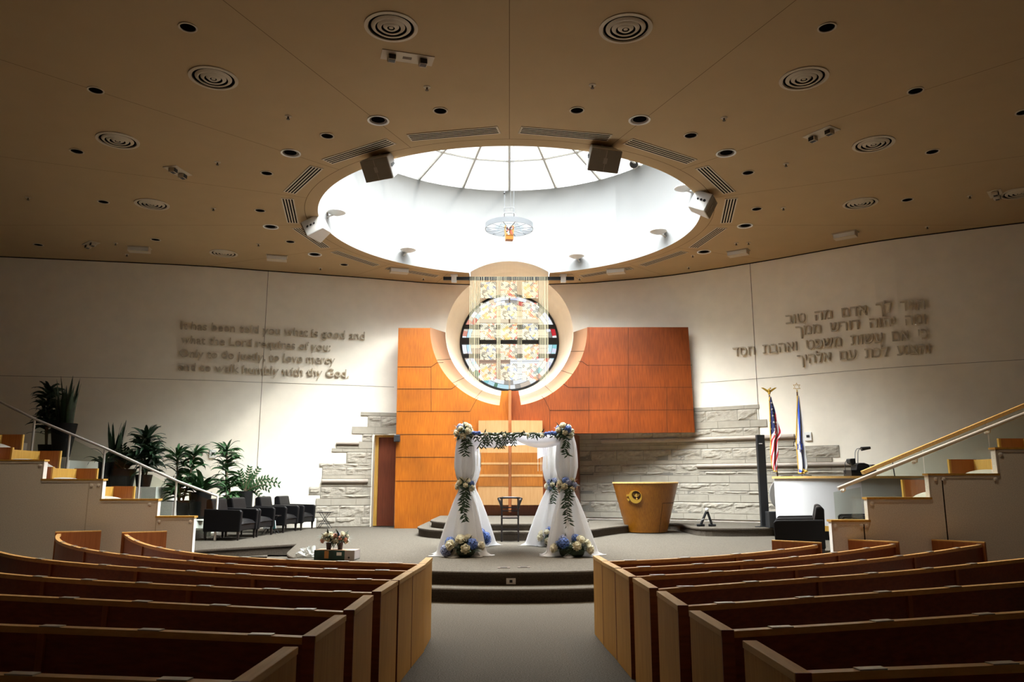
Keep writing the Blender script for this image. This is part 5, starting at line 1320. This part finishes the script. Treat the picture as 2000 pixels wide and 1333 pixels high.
def bag(u, v):
    a = 2*pi*u; r = sin(pi*min(.999, v*.5 + .001)*1.0); h = cos(pi*v*.5); n1 = noise.noise((cos(a)*2.2, sin(a)*2.2, v*3)); n2 = noise.noise((cos(a)*6, sin(a)*6, v*9))
    return (.21*r*cos(a)*(1 + .3*n1 + .2*n2), .14*r*sin(a)*(1 + .3*n1 + .2*n2), max(.003, .13*h*(1 + .55*n1 + .35*n2)))
m.grid(bag, 40, 14); m.build('film', mat('crinkled_film', (.70, .72, .70), .25, transl=.3), t, origin=(0, 0, 0))

# floor outlet plates and riser socket
t = thing('floor_outlet', 'dark floor outlet cover set in the platform carpet, left of the pair', 'outlet', (*onz(984, 1110, ZP).xy, ZP), group='floor outlet covers')
m = MB(); m.box((-.09, -.06, 0), (.09, .06, .006)); m.build('cover', mat('dark_bronze', (.09, .06, .04), .4, metal=.6), t, origin=(0, 0, 0)); m = MB(); m.box((-.05, -.03, .006), (.05, .03, .009)); m.build('flap', BLACKM, t, origin=(0, 0, 0))
c = copy_tree(t); c.location = (*onz(1023, 1109, ZP).xy, ZP); c['label'] = 'bronze floor outlet cover set in the platform carpet, right of the pair'
q = ony(998, 1136, 11.17)
t = thing('riser_outlet', 'pale electrical outlet plate on the platform front riser', 'outlet', (q.x, 11.175, q.z)); m = MB(); m.box((-.065, -.012, -.04), (.065, .006, .04)); m.build('plate', STEEL, t, origin=(0, 0, 0)); m = MB(); m.box((-.02, -.016, -.018), (.02, -.012, .018)); m.build('socket', BLACKP, t, origin=(0, 0, 0))
for px, py, lab in ((416, 887, 'small white thermostat on the wall above the palm plants'), (1579, 853, 'small white wall control box right of the blue and white flag')):
    q = onwall(px, py); nv = wn(q.x); t = thing('thermostat', lab, 'thermostat', q, atan2(nv.x, -nv.y))
    m = MB(); m.box((-.09, -.05, -.11), (.09, 0, .11)); m.build('housing', WPLAS, t, origin=(0, 0, 0), bevel=.01); m = MB(); m.box((-.035, -.056, -.03), (.045, -.05, .035)); m.build('screen', BLACKP, t, origin=(0, 0, 0))
# ================================================================ potted plants on the planter ledges
def pot(t, x, y, z, r0, r1, h, square=False):
    m = MB(); n = 4 if square else 24; M_ = Matrix.Rotation(pi/4, 4, 'Z') if square else None; k = 1.35 if square else 1
    m.lathe([(r0*k, 0), (r1*k, h), (r1*k*.9, h), (r1*k*.88, h - .06)], n, (x, y, z), M=M_, cap=False); m.lathe([(r0*k, .0), (r0*k, .005)], n, (x, y, z), M=M_); m.build('pot', POT, t, smooth=not square, angle=40)
    m = MB(); m.lathe([(r1*k*.88, h - .06), (r1*k*.88, h - .05)], n, (x, y, z), M=M_); m.build('soil', SOIL, t)
def strap(m, c, a, el, L, w, bend, rnd):
    d = Vector((cos(a)*cos(el), sin(a)*cos(el), sin(el))); s_ = Vector((-sin(a), cos(a), 0)); n = 7; P = []; p_ = Vector(c); rl = rnd.uniform(-1.1, 1.1); s_ = (s_*cos(rl) + s_.cross(d)*sin(rl)).normalized()
    for i in range(n + 1):
        u = i/n; ww = w*max(.06, sin(pi*(.12 + .86*u))**.8)
        P += [p_ - s_*ww/2, p_ + Vector((0, 0, -w*.1)), p_ + s_*ww/2]
        e = el - bend*u*u; d = Vector((cos(a)*cos(e), sin(a)*cos(e), sin(e))); p_ = p_ + d*(L/n)
    m.add(P, [f for i in range(n) for f in ((i*3, i*3+3, i*3+4, i*3+1), (i*3+1, i*3+4, i*3+5, i*3+2))])
def plant_thing(label, px, py, Y, nm): q = ony(px, py, Y); return thing(nm, label, 'plant', (q.x, Y, q.z), group='potted plants on the left ledges'), q
PXM = lambda px, Y: px/FPX*(Y*cos(PY0) + .2)
def dracaena(label, px, pbase, ptop, Y, crowns, potdim, seed, mt=LEAF2, leafL=.5, lw=.055, dens=26, low=True, z0=None):
    """crowns: list of (px, py, vertical extent m)"""
    t, q = plant_thing(label, px, pbase, Y, 'potted_dracaena'); rnd = random.Random(seed)
    if z0 is not None: t.location.z = z0; q.z = z0
    ph = potdim[2]; pot(t, q.x, q.y, q.z, *potdim)
    for (cx, cy, ext) in crowns:
        c = ony(cx, cy, Y); m = MB(); base = Vector((q.x + (c.x - q.x)*.25, Y, q.z + ph - .06)); m.tube([base, Vector((base.x + (c.x - base.x)*.6, Y, (base.z + c.z)/2)), c], .022, 8); m.build('stem', STEM, t, smooth=True)
        m = MB()
        for k in range(int(dens*1.35*(1 + ext*1.8))):
            f_ = rnd.random()**1.2 if k > dens*.6 else 0; z = c.z - ext*f_; xx = c.x + (base.x - c.x)*min(1, f_*ext/max(.2, c.z - base.z)); a = rnd.uniform(0, 2*pi)
            el = rnd.uniform(.25, 1.3) if f_ < .05 else rnd.uniform(-.1, .7)
            strap(m, (xx, Y + rnd.uniform(-.02, .02), z), a, el, leafL*rnd.uniform(.75, 1.15), lw*rnd.uniform(1.1, 1.6), rnd.uniform(.9, 2.0), rnd)
        m.build('foliage', mt, t, smooth=True)
    return t
def snake_plant(label, px, pbase, Y, h, spread, potdim, n, seed, sq=False):
    t, q = plant_thing(label, px, pbase, Y, 'potted_snake_plant'); rnd = random.Random(seed); pot(t, q.x, q.y, q.z, *potdim, square=sq); m = MB(); zt_ = q.z + potdim[2] - .05
    for k in range(n):
        a = rnd.uniform(0, 2*pi); r = spread*rnd.uniform(0, .6); hh = h*rnd.uniform(.5, 1.0); d = Vector((cos(a)*.12*rnd.random(), sin(a)*.1, 1)).normalized(); s_ = Vector((cos(a + 1.2), sin(a + 1.2), 0)); c = Vector((q.x + r*cos(a), q.y + r*sin(a)*.7, zt_)); w = rnd.uniform(.07, .10); P = []
        for i in range(7):
            u = i/6; ww = w*(.7 + .5*sin(pi*u*.8))*(1 - u**4) + .004; p_ = c + d*hh*u + Vector((cos(a), 0, 0))*.08*u*u*hh; tw = s_*cos(u*1.1) + Vector((-s_.y, s_.x, 0))*sin(u*1.1)*.6; P += [p_ - tw*ww/2, p_ + Vector((.01, -.01, 0)), p_ + tw*ww/2]
        m.add(P, [f for i in range(6) for f in ((i*3, i*3+3, i*3+4, i*3+1), (i*3+1, i*3+4, i*3+5, i*3+2))])
    m.build('foliage', LEAF, t, smooth=True); return t
def stalk_plant(label, px, pbase, Y, potdim, stalks, seed, mt=LEAF2, nm='potted_zz_plant', pr=.09, sq=False):
    """stalks: (dx, dz, bend) tips relative to the soil"""
    t, q = plant_thing(label, px, pbase, Y, nm); rnd = random.Random(seed); pot(t, q.x, q.y, q.z, *potdim, square=sq); z = q.z + potdim[2] - .05; m = MB(); ms = MB()
    for (dx, dz, bend) in stalks:
        dy = rnd.uniform(-.15, .1); pts = []
        for i in range(11):
            u = i/10; pts.append(Vector((q.x + dx*u**1.4, Y + dy*u, z + dz*u - bend*u**3)))
        ms.tube(pts, [.012 - .008*i/10 for i in range(11)], 5)
        for i in range(2, 11):
            for sd in (-1, 1):
                d = (pts[i] - pts[i-1]).normalized(); s_ = d.cross(Vector((0, -1, 0))).normalized()*sd; leaf(m, pts[i], s_*.9 + d*.7, (0, -1, 0), pr*rnd.uniform(.8, 1.2), pr*.45, .1)
    ms.build('stem', STEM, t); m.build('foliage', mt, t, smooth=True); return t
def fern(label, px, pbase, Y, potdim, n, L, seed, nm='potted_fern', mt=LEAF, w=.06, pz=None):
    t, q = plant_thing(label, px, pbase, Y, nm); rnd = random.Random(seed); pot(t, q.x, q.y, q.z, *potdim); m = MB()
    for k in range(n): strap(m, (q.x + rnd.uniform(-.05, .05), Y, q.z + potdim[2] - .04), rnd.uniform(0, 2*pi), rnd.uniform(.5, 1.35), L*rnd.uniform(.7, 1.1), w, rnd.uniform(1.2, 2.4), rnd)
    m.build('foliage', mt, t, smooth=True); return t
dracaena('tall dark palm-like plant at the far left, beside the tall snake plant', 90, 893, 750, 19.6, [(94, 768, .45), (90, 806, .4), (97, 780, .9)], (.16, .21, .30), 1, LEAF, .42, .06, 20)
snake_plant('tall snake plant in a tall black pot above the left stair rail', 119, 893, 19.4, 1.35, .32, (.19, .30, .82), 26, 2)
snake_plant('shorter snake plant in a square black planter between the rail posts', 217, 951, 19.3, 1.0, .22, (.20, .23, .68), 20, 3)
fern('drooping dark fern hanging left of the shorter snake plant', 200, 952, 19.0, (.10, .14, .58), 16, .55, 4)
stalk_plant('bushy small leaved plant in a black pot right of the shorter snake plant', 238, 951, 19.2, (.24, .30, .42), [(-.25, .5, .1), (-.1, .6, .0), (.1, .55, .05), (.22, .45, .1), (.0, .4, 0), (-.3, .35, .12), (.3, .35, .1)], 5, LEAF, 'potted_shrub', .12)
dracaena('large dark dracaena whose crown stands over the middle of the left stair rail', 279, 954, 835, 19.2, [(286, 858, .75), (277, 872, .5), (296, 890, .4)], (.15, .20, .32), 6, LEAF, .48, .07, 20)
dracaena('double-crowned green dracaena in a low black pot before the white wall', 349, 1012, 870, 18.95, [(346, 893, .8), (379, 890, .85), (352, 950, .3)], (.22, .29, .40), 7, LEAF2, .46, .05, 24)
fern('broad-leaved pale plant in a tall black planter behind the nearest left armchair', 388, 1014, 18.9, (.20, .26, .62), 34, .72, 8, 'potted_peace_lily', LEAF2, .12)
dracaena('slender dracaena with one high crown before the white wall', 447, 1030, 862, 20.6, [(443, 882, .35), (441, 915, .8), (449, 950, .5)], (.18, .22, .40), 9, LEAF2, .44, .055, 24, z0=.45)
stalk_plant('arching zz plant in a black cylinder pot above the second left armchair', 474, 1030, 20.9, (.20, .21, .92), [(-.15, .55, .0), (.1, .65, .0), (.32, .62, .0), (.55, .5, .1), (.80, .55, .22), (.62, .35, .25), (.5, .25, .45), (-.25, .35, .05), (.2, .45, 0), (.9, .42, .2)], 10, LEAF2, pr=.11)

# ================================================================ ceiling fittings
def cz(px, py, z=ZC): return onz(px, py, z)
def side_of(px): return 'left' if px < 995 else 'right'
def ordinals(lst):
    """(px, py) -> 'third from the top' per ceiling half"""
    out = {}
    for s_ in ('left', 'right'):
        L = sorted([p_ for p_ in lst if side_of(p_[0]) == s_], key=lambda p_: p_[1])
        for i, p_ in enumerate(L): out[p_] = (ORD[i], s_)
    return out
CM = mat('cream_fitting_paint', (.52, .43, .31), .7)
def add_fill(o):
    # added warm fill spot below an unlit fitting, brightens pews and side walls
    l = bpy.data.lights.new('fill_spot', 'SPOT'); l.energy = 200; l.color = (1.0, .80, .56); l.spot_size = radians(96); l.spot_blend = .8; l.shadow_soft_size = .07
    lo = bpy.data.objects.new('fill_spot', l); COL.objects.link(lo); lo.parent = o; lo.location = (0, 0, -.03)
def proto_place(proto, lst, labf, group, align=False, fill_at=()):
    od = ordinals(lst); first = True; made = []
    for p_ in lst:
        o = proto if first else copy_tree(proto); first = False
        q = cz(*p_[:2]); o.location = q; o['label'] = labf(*od[p_]); o['group'] = group
        made.append((p_, o))
        if align: o.rotation_euler = (0, 0, align(q))
    for p_, o in made:
        if p_ in fill_at: add_fill(o)
# round diffusers
t = thing('ceiling_diffuser', 'x', 'air diffuser', (0, 0, 0)); m = MB(); m.lathe([(.36, 0), (.36, -.015), (.31, -.02), (.31, -.0), (.29, .0)], 40, cap=False); m.build('rim', CM, t, smooth=True, angle=40)
for r in (.235, .155, .075):
    m = MB(); m.lathe([(r + .035, .0), (r, -.03), (r - .025, -.025), (r - .01, -.005)], 36, cap=False); m.build('ring', CM, t, smooth=True, angle=60)
m = MB(); m.lathe([(.30, -.002), (.30, .001)], 36); m.build('throat', HOLE_SHADE, t); m = MB(); m.lathe([(.03, 0), (.03, -.02)], 16); m.build('hub', CM, t)
proto_place(t, [(764, 52), (1222, 55), (417, 152), (1570, 153), (230, 274), (1706, 281), (297, 399), (1680, 397), (437, 495), (1991, 377)],
            lambda o, s_: f'round ringed ceiling diffuser, {o} from the top on the {s_} half of the ceiling', 'round ceiling diffusers')
# small black downlights
t = thing('recessed_downlight', 'x', 'downlight', (0, 0, 0)); m = MB(); m.lathe([(.125, -.002), (.125, -.012), (.105, -.014), (.10, -.003)], 28, cap=False); m.build('trim_ring', CM, t, smooth=True, angle=40); m = MB(); m.lathe([(.103, -.003), (.103, -.004)], 28); m.build('opening_shade_disc', HOLE_SHADE, t)
proto_place(t, [(367, 53), (1615, 53), (187, 176), (1788, 177), (150, 295), (1821, 296), (202, 394), (1772, 390), (860, 216), (1127, 215), (639, 265), (1349, 264), (521, 338), (1461, 337), (508, 411), (1478, 408), (304, 468), (567, 472), (672, 517), (75, 478), (1999, 219)],
            lambda o, s_: f'small black recessed downlight, {o} from the top on the {s_} half of the ceiling', 'small black downlights',
            fill_at=((367, 53), (1615, 53), (187, 176), (1788, 177), (860, 216), (1127, 215), (639, 265), (1349, 264)))
# wide downlights with a visible cream cone
t = thing('wide_downlight', 'x', 'downlight', (0, 0, 0)); m = MB(); m.lathe([(.185, -.001), (.185, -.014), (.165, -.016)], 32, cap=False); m.lathe([(.165, -.016), (.150, -.004)], 32, cap=False); m.build('trim_ring', WPLAS, t, smooth=True, angle=40)
m = MB(); m.lathe([(.150, -.004), (.150, -.005)], 32); m.build('opening', mat('downlight_throat', (.10, .07, .045), .6), t)
m = MB(); m.lathe([(.115, -.006), (.115, -.007)], 28, c=(0, -.03, 0)); m.build('dark_lens', HOLE_SHADE, t)
proto_place(t, [(739, 235), (1249, 234), (568, 299), (1418, 299), (529, 443), (1455, 441), (615, 497), (1375, 492)],
            lambda o, s_: f'wide pale-rimmed downlight on a ceiling joint, {o} from the top on the {s_} half', 'wide downlights around the skylight')
# sprinklers
t = thing('sprinkler_head', 'x', 'sprinkler', (0, 0, 0)); m = MB(); m.lathe([(.055, 0), (.055, -.008), (.02, -.012)], 16); m.build('escutcheon', CM, t, smooth=True, angle=40); m = MB(); m.lathe([(.014, -.01), (.014, -.05), (.028, -.052), (.028, -.058)], 10); m.build('nozzle', mat('dark_brass', (.06, .045, .03), .5, metal=.5), t)
proto_place(t, [(563, 227), (834, 170), (1157, 166), (1414, 230), (425, 317), (1535, 320), (417, 407), (1530, 406), (505, 477), (1438, 475), (55, 386), (1894, 383), (1353, 499), (1345, 522), (1132, 544), (626, 524), (827, 544), (248, 497), (1811, 443), (226, 475), (1462, 474)],
            lambda o, s_: f'tiny sprinkler head, {o} from the top on the {s_} half of the ceiling', 'ceiling sprinkler heads')
# twin-lamp plates
def twin(label, px, py, rz, L=.62, wd=.26):
    q = cz(px, py); t = thing('twin_lamp_plate', label, 'emergency light', q, rz, 'twin lamp plates on the ceiling')
    m = MB(); m.box((-L/2, -wd/2, -.012), (L/2, wd/2, 0)); m.build('plate', CM, t, origin=(0, 0, 0))
    for s_ in (-1, 1):
        m = MB(); m.box((s_*L*.30 - .06, -.07, -.10), (s_*L*.30 + .06, .06, -.012)); o = m.build('lamp_head', CM, t, origin=(0, 0, 0), bevel=.02); m = MB(); m.box((s_*L*.30 - .05, -.075, -.095), (s_*L*.30 + .05, -.069, -.025)); m.build('lens', BLACKP, o, origin=(0, 0, 0))
        m = MB(); m.box((s_*L*.30 - .045, -.05, -.104), (s_*L*.30 + .045, .02, -.0995)); m.build('dark_louvre', BLACKP, o, origin=(0, 0, 0))
    return t
t = twin('long plate with two lamp heads below the upper left ceiling diffuser', 796, 112, .28, .75)
m = MB(); m.box((-.07, -.03, -.014), (.06, .035, -.0125)); m.build('badge', mat('badge_ink', (.12, .08, .05), .6), t, origin=(0, 0, 0))
twin('small plate with two lamp heads between the left ceiling joints', 347, 334, 1.35, .5, .3)
twin('small tilted plate with two lamp heads on the right ceiling joint', 1604, 260, -1.0, .55, .3)
twin('dark twin lamp plate at the right frame edge beside a diffuser', 1944, 378, .9, .5, .25)
twin('dark twin lamp plate low on the far left ceiling', 178, 476, -.7, .5, .25)
# box fixtures
t = thing('ceiling_box_light', 'x', 'light fixture', (0, 0, 0)); m = MB(); m.box((-.26, -.10, -.13), (.26, .14, 0)); m.build('housing', CM, t, bevel=.008); m = MB(); m.box((-.28, -.11, -.012), (.28, .17, 0)); m.build('mounting_plate', CM, t); m = MB(); m.box((-.25, -.106, -.12), (.25, -.10, -.03)); m.build('diffuser', WPLAS, t)
def facing(q): return atan2(q.x, YO - q.y + 8) * .6 * (1)
proto_place(t, [(272, 483), (541, 500), (780, 525), (1203, 526), (1441, 490), (1650, 455)], lambda o, s_: f'small rectangular box light by the back wall, {o} from the top on the {s_} half', 'box lights along the back wall',
            align=lambda q: math.atan((wy(q.x + .3) - wy(q.x - .3))/.6))
# slot diffusers round the skylight
SLOT = []
t = thing('slot_diffuser', 'x', 'air diffuser', (0, 0, 0)); m = MB(); m.box((-.82, -.135, -.012), (.82, .135, 0)); m.build('frame', CM, t, origin=(0, 0, 0))
for k in range(4):
    m = MB(); y = -.09 + .06*k; m.box((-.79, y - .014, -.0135), (.79, y + .014, -.012)); m.build('slot', HOLE_SHADE, t, origin=(0, 0, 0))
lab16 = ['directly in front of the skylight', 'on the front corner of the skylight', 'on the front side of the skylight', 'beside the speaker at the side of the skylight', 'beside the lower speaker of the skylight', 'on the rear side of the skylight', 'on the rear corner of the skylight', 'behind the skylight']
first = True
for k in range(16):
    a = radians(11.25 + 22.5*k)
    if cos(a) > .95 : continue
    r = 5.04; o = t if first else copy_tree(t); first = False
    o.location = (r*sin(a), YO - r*cos(a) if False else YO + r*cos(a), ZC); o.rotation_euler = (0, 0, -a)
    sd = 'left' if sin(a) < 0 else 'right'; idx = int(round((180 - abs(math.degrees(atan2(sin(a), cos(a)))) - 11.25)/22.5))
    o['label'] = f'four-slot air diffuser around the skylight, {ORD[idx]} from the front on the {sd} side'; o['group'] = 'slot diffusers around the skylight'

# loudspeakers on the skylight rim
GRILL = mat('speaker_grille', (.20, .155, .10), .7, bump=.3, bump_scale=400); SPW = mat('speaker_white', (.62, .60, .56), .5)
def rim_speaker(label, px, py, r, aim, tilt, w=.60, h=.42, dp=.42, roll=0.0):
    """aim: horizontal heading the grille faces (radians from -y toward +x)"""
    q = cz(px, py, ZC - .22); t = thing('rim_loudspeaker', label, 'loudspeaker', q, 0, 'white loudspeakers on the skylight rim'); t.rotation_euler = Matrix.Rotation(aim, 3, 'Z').to_euler()
    R = Matrix.Rotation(roll, 4, 'Y') @ Matrix.Rotation(tilt, 4, 'X')
    P = [(-w/2, -dp/2), (w/2, -dp/2), (w*.30, dp/2), (-w*.30, dp/2)]
    m = MB(); m.hexa([R @ Vector((x, y, -h/2)) for x, y in P] + [R @ Vector((x, y, h/2)) for x, y in P]); m.build('cabinet', SPW, t, origin=(0, 0, 0), bevel=.02)
    m = MB(); m.box((-w/2 + .012, -dp/2 - .02, -h/2 + .012), (w/2 - .012, -dp/2 - .001, h/2 - .012), R); g = m.build('grille', GRILL, t, origin=(0, 0, 0))
    m = MB(); m.box((-.006, -dp/2 - .024, -h/2 + .02), (.006, -dp/2 - .02, h/2 - .02), R); m.box((-.035, -dp/2 - .027, -.05), (.035, -dp/2 - .02, .05), R); m.build('badge', mat('badge_tan', (.35, .28, .2), .6), g, origin=(0, 0, 0))
    for s_ in (-1, 1):
        m = MB()
        for k in range(3):
            u = .25 + .2*k; cx_ = s_*(w/2 - (w*.2)*u + .004); m.lathe([(.032 - .004*k, -.004), (.032 - .004*k, .006)], 12, M=R @ Matrix.Translation((cx_, -dp/2 + dp*u, .02)) @ Matrix.Rotation(s_*(pi/2 - .27), 4, 'Y'))
        m.build('port', BLACKP, t, origin=(0, 0, 0))
    m = MB(); m.tube([R @ Vector((0, .05, h/2)), Vector((0, .08, .24))], .03, 8); m.build('mount', SPW, t, origin=(0, 0, 0))
    return t
rim_speaker('white speaker with brown grille on the skylight rim, upper left', 746, 326, 0, -.42, .62)
rim_speaker('white speaker with brown grille on the skylight rim, upper right', 1174, 309, 0, .28, .62)
rim_speaker('white speaker on the left tip of the skylight rim, grille turned away', 620, 446, 0, -1.9, .5, .58, .40, .4)
rim_speaker('white speaker on the right tip of the skylight rim, grille facing right', 1371, 398, 0, 1.15, .5, .56, .40, .4)

# dish uplights inside the drum
def dish(label, px, py, r=.22):
    d = ray(px, py); a = d.x**2 + d.y**2; b = -2*(d.y*YO); c = YO**2 - (RO - .22)**2; tt_ = (-b + sqrt(max(0, b*b - 4*a*c)))/(2*a); q = EYE + d*tt_
    n_ = Vector((-q.x, YO - q.y, 0)).normalized(); t = thing('dish_uplight', label, 'wall light', q, 0, 'dish uplights in the skylight drum')
    m = MB(); m.lathe([(.03, -.05), (.12, -.03), (r, .02), (r, .035), (.1, -.01)], 28); m.build('dish', mat('dish_white', (.60, .60, .57), .5), t, smooth=True, angle=50, origin=(0, 0, 0))
    m = MB(); m.tube([(0, 0, -.03), tuple(Vector((0, 0, -.05)) - n_*.12), tuple(Vector((0, 0, -.10)) - n_*.235)], .022, 8); m.build('arm', SPW, t, smooth=True, origin=(0, 0, 0)); return t
for lab, px, py in (('white dish uplight low on the left inside of the skylight drum', 657, 417), ('white dish uplight inside the drum above the left back wall', 797, 490), ('white dish uplight inside the drum just right of the window arch', 1126, 502), ('white dish uplight inside the drum at lower right', 1286, 454), ('white dish uplight inside the drum beside the right speaker', 1335, 370)): dish(lab, px, py)
def spot(label, px, py):
    d = ray(px, py); a = d.x**2 + d.y**2; b = -2*(d.y*YO); c = YO**2 - (RO - .16)**2; tt_ = (-b + sqrt(max(0, b*b - 4*a*c)))/(2*a); q = EYE + d*tt_
    n_ = Vector((-q.x, YO - q.y, 0)).normalized(); t = thing('drum_spotlight', label, 'spotlight', q, 0); ax = (n_*.55 + Vector((0, -.5, -.8))).normalized(); R = ax.to_track_quat('Z', 'Y').to_matrix().to_4x4()
    m = MB(); m.lathe([(.10, -.28), (.13, .0)], 20, M=R); m.build('can', SPW, t, smooth=True, angle=40, origin=(0, 0, 0)); m = MB(); m.lathe([(.115, .0), (.115, .006)], 20, M=R); m.build('lens', BLACKP, t, origin=(0, 0, 0))
    m = MB(); m.tube([tuple(-ax*.15), tuple(-n_*.16)], .025, 8); m.build('arm', SPW, t, origin=(0, 0, 0))
spot('white can spotlight with a black mouth beside the upper right speaker', 1238, 321)

# ================================================================ eternal light hanging under the skylight
YE = 17.4
def Ez(py): return ony(995, py, YE).z
def Ex(px, py=440): return ony(px, py, YE).x
zr_ = Ez(446); xe = Ex(994.5); re = (Ex(1041) - Ex(949))/2
t = thing('eternal_light', 'hanging spoked wheel lamp with a patterned amber cup under the skylight', 'lamp', (xe, YE, zr_))
CHR = mat('pale_chrome', (.13, .135, .14), .4, metal=.3)
m = MB(); m.lathe([(re, -.03), (re + .012, -.03), (re + .012, .09), (re, .09), (re, -.03)], 56, cap=False); m.build('wheel_rim', CHR, t, smooth=True, angle=40, origin=(0, 0, 0))
m = MB()
for k in range(6):
    a = pi*k/6 + .26; m.tube([(-re*cos(a), -re*sin(a), -.02), (re*cos(a), re*sin(a), -.02)], .008, 6)
m.build('spoke', mat('dark_spoke', (.10, .11, .12), .4, metal=.5), t, origin=(0, 0, 0))
m = MB(); m.lathe([(re*.62, .0), (re*.62, .006), (.12, .006)], 40, cap=False); m.build('glass_disc', glass('lamp_glass', (.75, .82, .86), .12), t, origin=(0, 0, 0))
amber = mat('amber_cup', (.34, .16, .02), .4, col2=(.45, .28, .08), noise_scale=18)
zc0, zc1 = Ez(469.5) - zr_, Ez(443) - zr_; rc = (Ex(1005) - Ex(985.5))/2
m = MB(); m.lathe([(rc*.80, zc0 + .09), (rc*1.0, zc1)], 4, M=Matrix.Rotation(pi/4 + .12, 4, 'Z') @ Matrix.Scale(1.35, 4, (1, 0, 0)) @ Matrix.Scale(1.35, 4, (0, 1, 0)))
cup = m.build('cup', amber, t, origin=(0, 0, 0), bevel=.01)
m = MB(); m.lathe([(rc*.78, zc0), (rc*.80, zc0 + .085)], 4, M=Matrix.Rotation(pi/4 + .12, 4, 'Z') @ Matrix.Scale(1.35, 4, (1, 0, 0)) @ Matrix.Scale(1.35, 4, (0, 1, 0))); m.build('cup_foot', mat('orange_glass', (.45, .12, .005), .4), t, origin=(0, 0, 0))
m = MB(); rnd = random.Random(9); MMs = [mat('mosaic_dark', (.05, .02, .015), .4), mat('mosaic_red', (.5, .08, .03), .4), mat('mosaic_teal', (.05, .30, .32), .4), WPLAS]
for k in range(34):
    u, v = rnd.uniform(-.8, .8), rnd.uniform(.12, .95); m.cur = rnd.choice([0, 0, 1, 1, 3, 3, 2 if u > .3 else 0]); zz = zc0 + .10 + (zc1 - zc0 - .1)*v; hw_ = rc*(.80 + .2*v)*.955; s_ = rnd.uniform(.010, .02)
    M2 = Matrix.Rotation(.12, 4, 'Z'); c0 = Vector((u*hw_, -hw_ - .004, zz)); m.box(c0 - Vector((s_, .003, s_*1.6)), c0 + Vector((s_, .003, s_*1.6)), M2)
m.build('mosaic_chip', MMs, cup, origin=(0, 0, 0))
zb0, zb1 = Ez(417) - zr_, Ez(411) - zr_
m = MB(); w_ = (Ex(1004) - Ex(985))/2
for z in (zb0 - .05, zb1): m.tube([(-w_, -w_*1.5, z), (w_, -w_*1.5, z), (w_, w_*1.5, z), (-w_, w_*1.5, z)], .010, 6, closed=True)
for sx2 in (-1, 1):
    for sy2 in (-1, 1): m.tube([(sx2*w_, sy2*w_*1.5, zb0 - .05), (sx2*w_, sy2*w_*1.5, zb1)], .008, 6); m.tube([(sx2*w_, sy2*w_*1.5, zb0 - .05), (sx2*re*.5, sy2*re*.5, .05)], .005, 5)
m.build('hanger_frame', CHR, t, origin=(0, 0, 0))
m = MB()
zt2 = ZR + .9 - zr_
for (x, y) in ((-w_, -w_), (w_, -w_), (w_*.9, w_), (-w_*.9, w_), (.03, 0)): m.tube([(x, y, zb1), (x, y, zt2)], .004, 5)
m.build('suspension_wire', CHR, t, origin=(0, 0, 0))
m = MB(); q = Ez(381) - zr_; m.ball((-w_, -w_, q), .022, 8, 6); m.build('wire_clamp', BLACKM, t, origin=(0, 0, 0))
